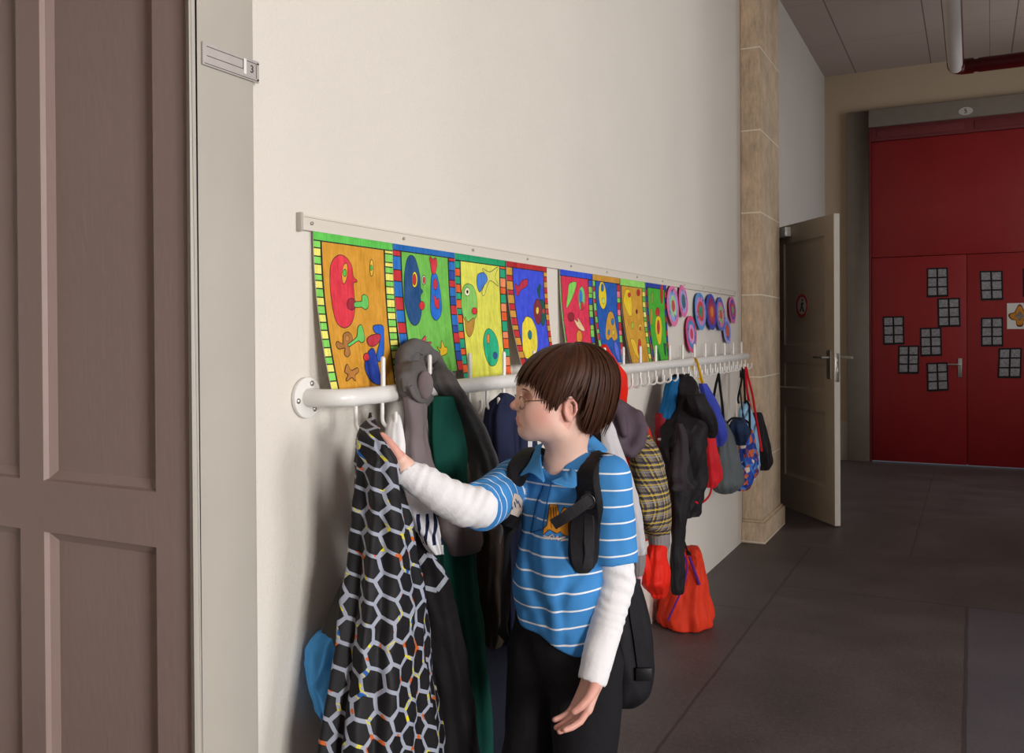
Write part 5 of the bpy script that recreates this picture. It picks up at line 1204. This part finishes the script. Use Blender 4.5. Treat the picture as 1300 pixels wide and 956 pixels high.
FOLDS = [([sdf_hit(*q) for q in l], a, s) for l, a, s in (([(686, 622), (674, 660), (668, 700), (674, 745), (690, 790)], .009, .013), ([(696, 640), (690, 690), (694, 740), (712, 800)], -.006, .016), ([(722, 735), (712, 770), (716, 815)], .006, .012), ([(748, 705), (728, 740), (700, 770), (668, 780)], .005, .011), ([(745, 690), (722, 722), (690, 745)], -.004, .012), ([(705, 622), (712, 650), (712, 690)], .004, .009), ([(790, 640), (782, 670), (786, 705)], .0025, .012), ([(640, 625), (625, 640), (612, 650)], .005, .010), ([(650, 600), (630, 612), (606, 618)], .004, .010))]
def polo_disp(P, d):
    z = P[:, 2]; q = np.stack([(P-BOY_C)@ac, (P-BOY_C)@fr_, z], 1)
    w = .0050*vnoise(q+np.array([0, 0, 1.])*q[:, :1]*.5, (16, 12, 8), 11)+.0016*vnoise(q, (40, 30, 16), 12)
    u_ = q@nz(np.array([.75, .1, .65])); lw = np.clip((1.0-z)/.3, 0, 1)
    for L_, a_, s_ in FOLDS:
        dm = np.minimum.reduce([np.linalg.norm((P-p0)-np.clip(((P-p0)@(p1-p0))/((p1-p0)@(p1-p0)), 0, 1)[:, None]*(p1-p0), axis=1) for p0, p1 in zip(L_, L_[1:])])
        w += a_*np.exp(-(dm/s_)**2)
    w += .0045*lw*np.sin(u_*85+3*vnoise(q, (7, 7, 7), 14))*np.clip(vnoise(q, (6, 6, 6), 15)+.3, 0, 1)
    return d+w
V, Q = S.mesh(lo, hi, .0042, polo_disp)
tg = S.tags(V); stp = V[:, 2].copy(); wr = tg == 2
stp += .018*np.clip((V-BOY_C)@fr_, -.1, .1)/.1*np.clip((1.0-V[:, 2])/.35, 0, 1)
stp[wr] = ((V-ce_r)@ax_r)[wr]+.9
plain = np.clip(1-np.abs(0)*V[:, 2], 0, 0) if False else np.zeros(len(V))
polo = np_mesh('polo_shirt', V, Q, m_polo, boy, {'stripe': stp, 'plain': plain}); PB = bvh_of(polo)
sm = polo.modifiers.new('smooth', 'SMOOTH'); sm.factor = .5; sm.iterations = 1
# ---- white undershirt sleeves
Us = SDF()
mid_r = (ce_r+WR)/2
Us.add(chain([ce_r-ax_r*.06, ce_r+(ER-ce_r)*.6, pd(588, 642, 1.985), pd(560, 627, 1.97), pd(533, 610, 1.96), pd(515, 600, 1.955)], [.042, .047, .047, .042, .036, .029]), .01)
Us.add(chain([ce_l-ax_l*.03, EL, EL*.5+WL*.5+Lf*.0, WL-UZ*-.004], [.041, .043, .038, .033]), .02)
Us.add(plane(WR+nz(WR-ER)*-.004, -nz(WR-ER)) if False else rc(WR, WR+nz(WR-ER)*.08, .024, .05), .004, -1)
Us.add(rc(WL, WL+hd_*.08, .026, .05), .004, -1)
def us_disp(P, d):
    ar = (P-WR)@nz(ER-WR); al = (P-WL)@nz(EL-WL); right = np.linalg.norm(P-(ER+WR)/2, axis=1) < np.linalg.norm(P-(EL+WL)/2, axis=1)
    s_ = np.where(right, ar, al); cuff = np.clip((s_-.02)/.03, 0, 1)
    w = .0015*np.sin(s_*260+5*vnoise(P, (16, 16, 16), 21))*np.clip(.55+vnoise(P, (11, 11, 11), 22), 0, 1.2)+.0022*vnoise(P, (24, 24, 24), 23)
    return d+w*cuff+.0012*(np.abs(s_-.022) < .0012)
V, Q = Us.mesh(lo, hi, .0036, us_disp); np_mesh('undershirt_sleeves', V, Q, m_whitec, boy)
# ---- trousers and shoes
Tr = SDF()
Tr.add(ell(hips+UZ*.01, (.127, .094, .125), TX), .03); Tr.add(ell(belly-UZ*.05, (.114, .094, .09), TX), .03)
for h_, k_, a_ in ((HL, KL, AL), (HR, KR, AR)): Tr.add(rc(h_-UZ*.02, k_, .083, .070), .025); Tr.add(rc(k_, a_-UZ*.0, .070, .062), .03)
Tr.add(plane(np.array([0, 0, .045]), UZ) if False else (lambda P: P[:, 2]-.055), .004, -1)
def tr_disp(P, d): return d+.005*vnoise(P, (14, 14, 10), 31)+.0025*vnoise(P, (35, 35, 18), 32)
V, Q = Tr.mesh(lo, hi, .006, tr_disp); np_mesh('trousers', V, Q, cloth('black trousers', (30, 29, 32)), boy)
for a_ in (AL, AR):
    sh = SDF(); f0 = np.array([a_[0], a_[1], 0.])
    sh.add(rc(f0+UZ*.040-fr_*.02, f0+UZ*.034+fr_*.13, .038, .034), .02); sh.add(rc(f0+UZ*.07-fr_*.01, f0+UZ*.05+fr_*.03, .038, .034), .02); sh.add(lambda P: -(P[:, 2]-.001)*-1 if False else .001-P[:, 2]+0*P[:, 0] if False else P[:, 2]-.003, .003, -1)
    V, Q = sh.mesh(f0-np.array([.2, .2, .02]), f0+np.array([.2, .2, .14]), .006); so = np_mesh('shoe', V, Q, m_black, boy)
# ---- collar, placket, patches
def ribbon(name, A_, B_, mat, parent, off=.004, thick=.003, nu=16, nv=7, bulge=.006, push=True):
    A_ = catmull(A_, nu); B_ = catmull(B_, nu); top = []
    for i in range(nu):
        row = []
        for j in range(nv):
            f = j/(nv-1); p = A_[i]*(1-f)+B_[i]*f
            if push:
                co, no, ix, ds = PB.find_nearest(Vector(p))
                out = np.array(p)-np.array(co); h = out@np.array(no); need = off+bulge*math.sin(PI*f)
                if h < need: p = p+np.array(no)*(need-h)
            row.append(p)
        top.append(row)
    V = [p for r in top for p in r]; Fs = [(i*nv+j, (i+1)*nv+j, (i+1)*nv+j+1, i*nv+j+1) for i in range(nu-1) for j in range(nv-1)]
    me = bpy.data.meshes.new(name); me.from_pydata([tuple(p) for p in V], [], Fs); o = link(name, me, mat, parent)
    md = o.modifiers.new('s', 'SOLIDIFY'); md.thickness = thick; md.offset = 0
    ms = o.modifiers.new('b', 'SUBSURF'); ms.levels = ms.render_levels = 1
    return o
ribbon('collar', [pd(752, 553, 2.20), pd(739, 563, 2.17), pd(733, 577, 2.13), pd(723, 595, 2.085), pd(711, 606, 2.06), pd(699, 611, 2.045)], [pd(772, 573, 2.20), pd(762, 577, 2.14), pd(750, 587, 2.10), pd(738, 603, 2.06), pd(730, 620, 2.03), pd(702, 613, 2.03)], m_poloplain, polo, .006, .004, bulge=.010)
ribbon('collar', [pd(716, 556, 2.25), pd(697, 560, 2.22), pd(688, 565, 2.17), pd(687, 580, 2.11), pd(689, 597, 2.07), pd(692, 610, 2.05)], [pd(705, 562, 2.27), pd(683, 565, 2.25), pd(672, 577, 2.19), pd(658, 605, 2.12), pd(672, 599, 2.085), pd(690, 613, 2.04)], m_poloplain, polo, .003, .0035)
ribbon('collar_back', [pd(752, 553, 2.20), pd(745, 549, 2.235), pd(730, 551, 2.255), pd(716, 556, 2.25)], [pd(772, 573, 2.20), pd(764, 565, 2.26), pd(735, 562, 2.29), pd(705, 562, 2.27)], m_poloplain, polo, .003, .0035, 12, 5, .004, False)
def hit(u, v):
    d = ray(u, v); d = d/np.linalg.norm(d); h = PB.ray_cast(Vector(CAM), Vector(d))
    if h[0] is None: h = PB.find_nearest(Vector(pd(u, v, 2.05)))
    return np.array(h[0]), np.array(h[1])
def patch(name, polys, mats, parent, off=.0015, st=6):
    """flat shapes sewn on the shirt: cut fine and laid on its surface"""
    mb = MB()
    for k, (pts, mi) in enumerate(polys):
        V, Fs = poly_cut(pts, st, st); W_ = []
        for p in V: c, n = hit(*p); W_.append(c+n*(off+.00025*k))
        mb.add(W_, Fs, mi)
    return mb.build(name, mats, parent)
m_gold = cloth('gold embroidery', (196, 130, 40), .7, .3, .6, 900); m_dkbrown = cloth('dark brown thread', (84, 46, 20)); m_patchw = cloth('off white felt', (222, 206, 190))
def cm(p): return (650+p[0]/9.564, 620+p[1]/9.564)
Mo = [(465,195),(545,205),(572,330),(640,235),(700,255),(735,300),(735,560),(650,575),(655,420),(590,520),(545,545),(515,440),(468,500),(440,500),(385,560),(392,490),(430,450)]
polys = [([cm(p) for p in grow(Mo, 12)], 1), ([cm(p) for p in Mo], 0)]
for s_ in ([(470,230),(480,480)], [(500,225),(520,420)], [(530,225),(552,470)], [(690,270),(690,540)], [(640,270),(590,470)]): polys.append(([cm(p) for p in stroke(s_, 9)], 1))
for s_ in ([(390,575),(470,600),(490,630)], [(450,590),(500,560),(520,600)], [(520,620),(560,580),(570,640)], [(590,600),(660,590)], [(600,640),(670,625)], [(400,605),(440,610)]): polys.append(([cm(p) for p in stroke(s_, 13)], 0)); polys.append(([cm(p) for p in stroke(s_, 5)], 2))
patch('letter_badge', polys, [m_gold, m_dkbrown, m_whitec], polo)
ov = [(630+p[0]/5.31, 560+p[1]/5.31) for p in [(118,352),(150,362),(175,400),(180,460),(172,520),(150,570),(120,598),(104,600),(104,400)]]
polys = [(ov, 0)]
for s_ in ([(126,390),(140,420)], [(118,410),(128,450)], [(140,400),(160,440)], [(122,470),(150,455)], [(120,490),(165,475)], [(122,510),(160,500)], [(125,545),(150,535)]): polys.append(([(630+x/5.31, 560+y/5.31) for x, y in stroke(s_, 7)], 1))
patch('round_patch', polys, [m_patchw, cloth('faded blue thread', (60, 84, 130))], polo)
patch('placket_seam', [(stroke(l, 1.6), 0) for l in ([(690, 616), (681, 640), (674, 676)], [(700, 614), (694, 642), (689, 672)], [(674, 676), (689, 672)])], [cloth('seam blue', (40, 92, 150))], polo)
for u, v in ((681, 656), (688, 628)):
    c, n = hit(u, v); MB().sphere(c+n*.001, (.004, .004, .0018), 10, 0, np.array([nz(np.cross(n, UZ)), nz(np.cross(np.cross(n, UZ), n)), n])).build('button', m_poloplain, polo, smooth=True)
# ---- backpack worn on the back (a thing of its own)
m_pack = cloth('black pack fabric', (30, 29, 32), .65, .15, .5, 500); m_web = cloth('black webbing', (44, 42, 46), .7, .1, .6, 900)
bk = BOY_C-fr_*.2; pk = empty('school_backpack', (float(bk[0]), float(bk[1]), .58), 'black school backpack worn on the boy’s back with padded shoulder straps', 'backpack')
tP = 2.285
loft('bag', m_pack, [(588, 715, 772, tP, .04), (600, 706, 784, tP, .07), (660, 700, 793, tP, .08), (715, 700, 800, tP, .085), (745, 700, 815, tP+.01, .09), (790, 700, 826, tP+.01, .095), (840, 700, 828, tP+.01, .095), (868, 704, 822, tP+.01, .085), (884, 720, 806, tP+.01, .05)], pk, t=tP, ax=tuple(ac[:2]), folds=((4, .05, 0, .3), (9, .03, 1, .2)), pw=2.6, rows=60, rough=.006)
def strap(name, path, w, th, mat, parent, off, n=40, taper=None, snap=True, sm_=4):
    P = catmull(path, n); N_ = []; C_ = []
    for p in P:
        co, no, ix, ds = PB.find_nearest(Vector(p)); C_.append(np.array(co) if snap else np.array(p)); N_.append(np.array(no))
    C_ = np.array(C_); N_ = np.array(N_)
    for _ in range(sm_): C_[1:-1] = (C_[:-2]+2*C_[1:-1]+C_[2:])/4; N_[1:-1] = (N_[:-2]+2*N_[1:-1]+N_[2:])/4
    mb = MB(); prof = [(-1, 0), (-1, .5), (-.86, .95), (-.4, 1.05), (0, 1.08), (.4, 1.05), (.86, .95), (1, .5), (1, 0)]; V = []
    for i in range(n):
        t_ = nz(C_[min(i+1, n-1)]-C_[max(i-1, 0)]); no = nz(N_[i]-t_*(N_[i]@t_)); sd_ = np.cross(t_, no); k = taper(i/(n-1)) if taper else 1
        for a, b in prof: V.append(C_[i]+sd_*a*w/2*k+no*(off-.004+b*th))
    m_ = len(prof)
    Fs = [(i*m_+j, i*m_+(j+1) % m_, (i+1)*m_+(j+1) % m_, (i+1)*m_+j) for i in range(n-1) for j in range(m_)]+[tuple(range(m_))[::-1], tuple((n-1)*m_+j for j in range(m_))]
    return mb.add(V, Fs).build(name, mat, parent, smooth=True)
ls = strap('shoulder_strap', [pd(786, 600, 2.24), pd(776, 585, 2.16), pd(765, 592, 2.09), pd(755, 612, 2.04), pd(746, 640, 2.02), pd(741, 680, 2.02), pd(741, 727, 2.03)], .064, .016, m_pack, pk, .002, taper=lambda f: (1.08 if f < .9 else 1.08*math.sqrt(max(.12, 1-((f-.9)/.1)**2))))
rs_ = strap('shoulder_strap', [pd(694, 582, 2.32), pd(680, 573, 2.25), pd(667, 580, 2.175), pd(657, 597, 2.13), pd(650, 622, 2.115), pd(648, 655, 2.13), pd(647, 700, 2.15), pd(645, 760, 2.19), pd(643, 808, 2.24)], .052, .013, m_pack, pk, .004, 50, snap=False, sm_=14)
for cen in ([pd(749, 652, 2.02), pd(747, 690, 2.02), pd(745, 722, 2.02)],): strap('webbing_strip', cen, .024, .004, m_web, ls, .0185, 24)
# loose end of webbing and ring
def surf_t(u, v): c, n = hit(u, v); return depth(c)
t0 = surf_t(748, 640)-.03; wa = [pd(752, 632, t0), pd(740, 641, t0-.006), pd(720, 655, t0-.004), pd(702, 666, t0+.01)]
P = catmull(wa, 16); mb = MB(); V = []
for i in range(16):
    t_ = nz(P[min(i+1, 15)]-P[max(i-1, 0)]); sd_ = nz(np.cross(t_, Cm)); no = np.cross(sd_, t_)
    for a, b in ((-1, -1), (1, -1), (1, 1), (-1, 1)): V.append(P[i]+sd_*a*.0125+no*b*.0016)
mb.add(V, [(i*4+j, i*4+(j+1) % 4, (i+1)*4+(j+1) % 4, (i+1)*4+j) for i in range(15) for j in range(4)]+[(3, 2, 1, 0), (60, 61, 62, 63)]).build('loose_webbing', m_web, pk)
rg = [pd(746+9*math.cos(a), 637+9*math.sin(a), t0-.004) for a in np.linspace(0, 2*PI, 25)]
MB().tube(rg, .0016, 8).build('ring', M('dark metal', (58, 56, 60), .3, .05, Metallic=.5), pk, smooth=True)
MB().box((-.016, -.004, -.014), (.016, .004, .014), 0, np.array([RC, _f, UC]).T, pd(752, 631, t0+.004)).build('buckle', m_black, pk, bevel=.002)
dl = [pd(806, 735, 2.2), pd(806, 770, 2.19), pd(812, 810, 2.18), pd(817, 848, 2.18), pd(819, 858, 2.18)]
P = catmull(dl, 20); V = []
for i in range(20):
    t_ = nz(P[min(i+1, 19)]-P[max(i-1, 0)]); sd_ = nz(np.cross(t_, Cm)); no = np.cross(sd_, t_)
    for a, b in ((-1, -1), (1, -1), (1, 1), (-1, 1)): V.append(P[i]+sd_*a*.014+no*b*.0016)
MB().add(V, [(i*4+j, i*4+(j+1) % 4, (i+1)*4+(j+1) % 4, (i+1)*4+j) for i in range(19) for j in range(4)]+[(3, 2, 1, 0), (76, 77, 78, 79)]).build('dangling_webbing', m_web, pk)
MB().box((-.020, -.005, -.016), (.020, .005, .016), 0, np.array([RC, _f, UC]).T, pd(817, 856, 2.176)).build('buckle', m_black, pk, bevel=.003)
# ================================================================== LIGHT
wd = bpy.data.worlds.new('world'); SC.world = wd; wd.use_nodes = True
bg = wd.node_tree.nodes['Background']; bg.inputs[0].default_value = (.75, .85, 1, 1); bg.inputs[1].default_value = .6
def area(name, loc, rot, sx, sy, power, col):
    l = bpy.data.lights.new(name, 'AREA'); l.shape = 'RECTANGLE'; l.size = sx; l.size_y = sy; l.energy = power; l.color = col
    o = bpy.data.objects.new(name, l); COL.objects.link(o); o.location = loc; o.rotation_euler = rot; return o
# key and fill lamps behind the added hall windows, plus the unseen corridor window
area('hall_key_light', (HX_+.40, -1.4, 1.75), (0, PI/2, 0), 1.9, 2.0, 430, (1, .985, .965))
area('hall_fill_light', (HX_+.40, 2.5, 2.1), (0, PI/2, 0), 2.6, 2.0, 160, (.97, .98, 1))
area('window_daylight_far', (RX+.42, 8.45, 2.3), (0, PI/2, 0), 3.1, 1.8, 31, (.95, .97, 1))
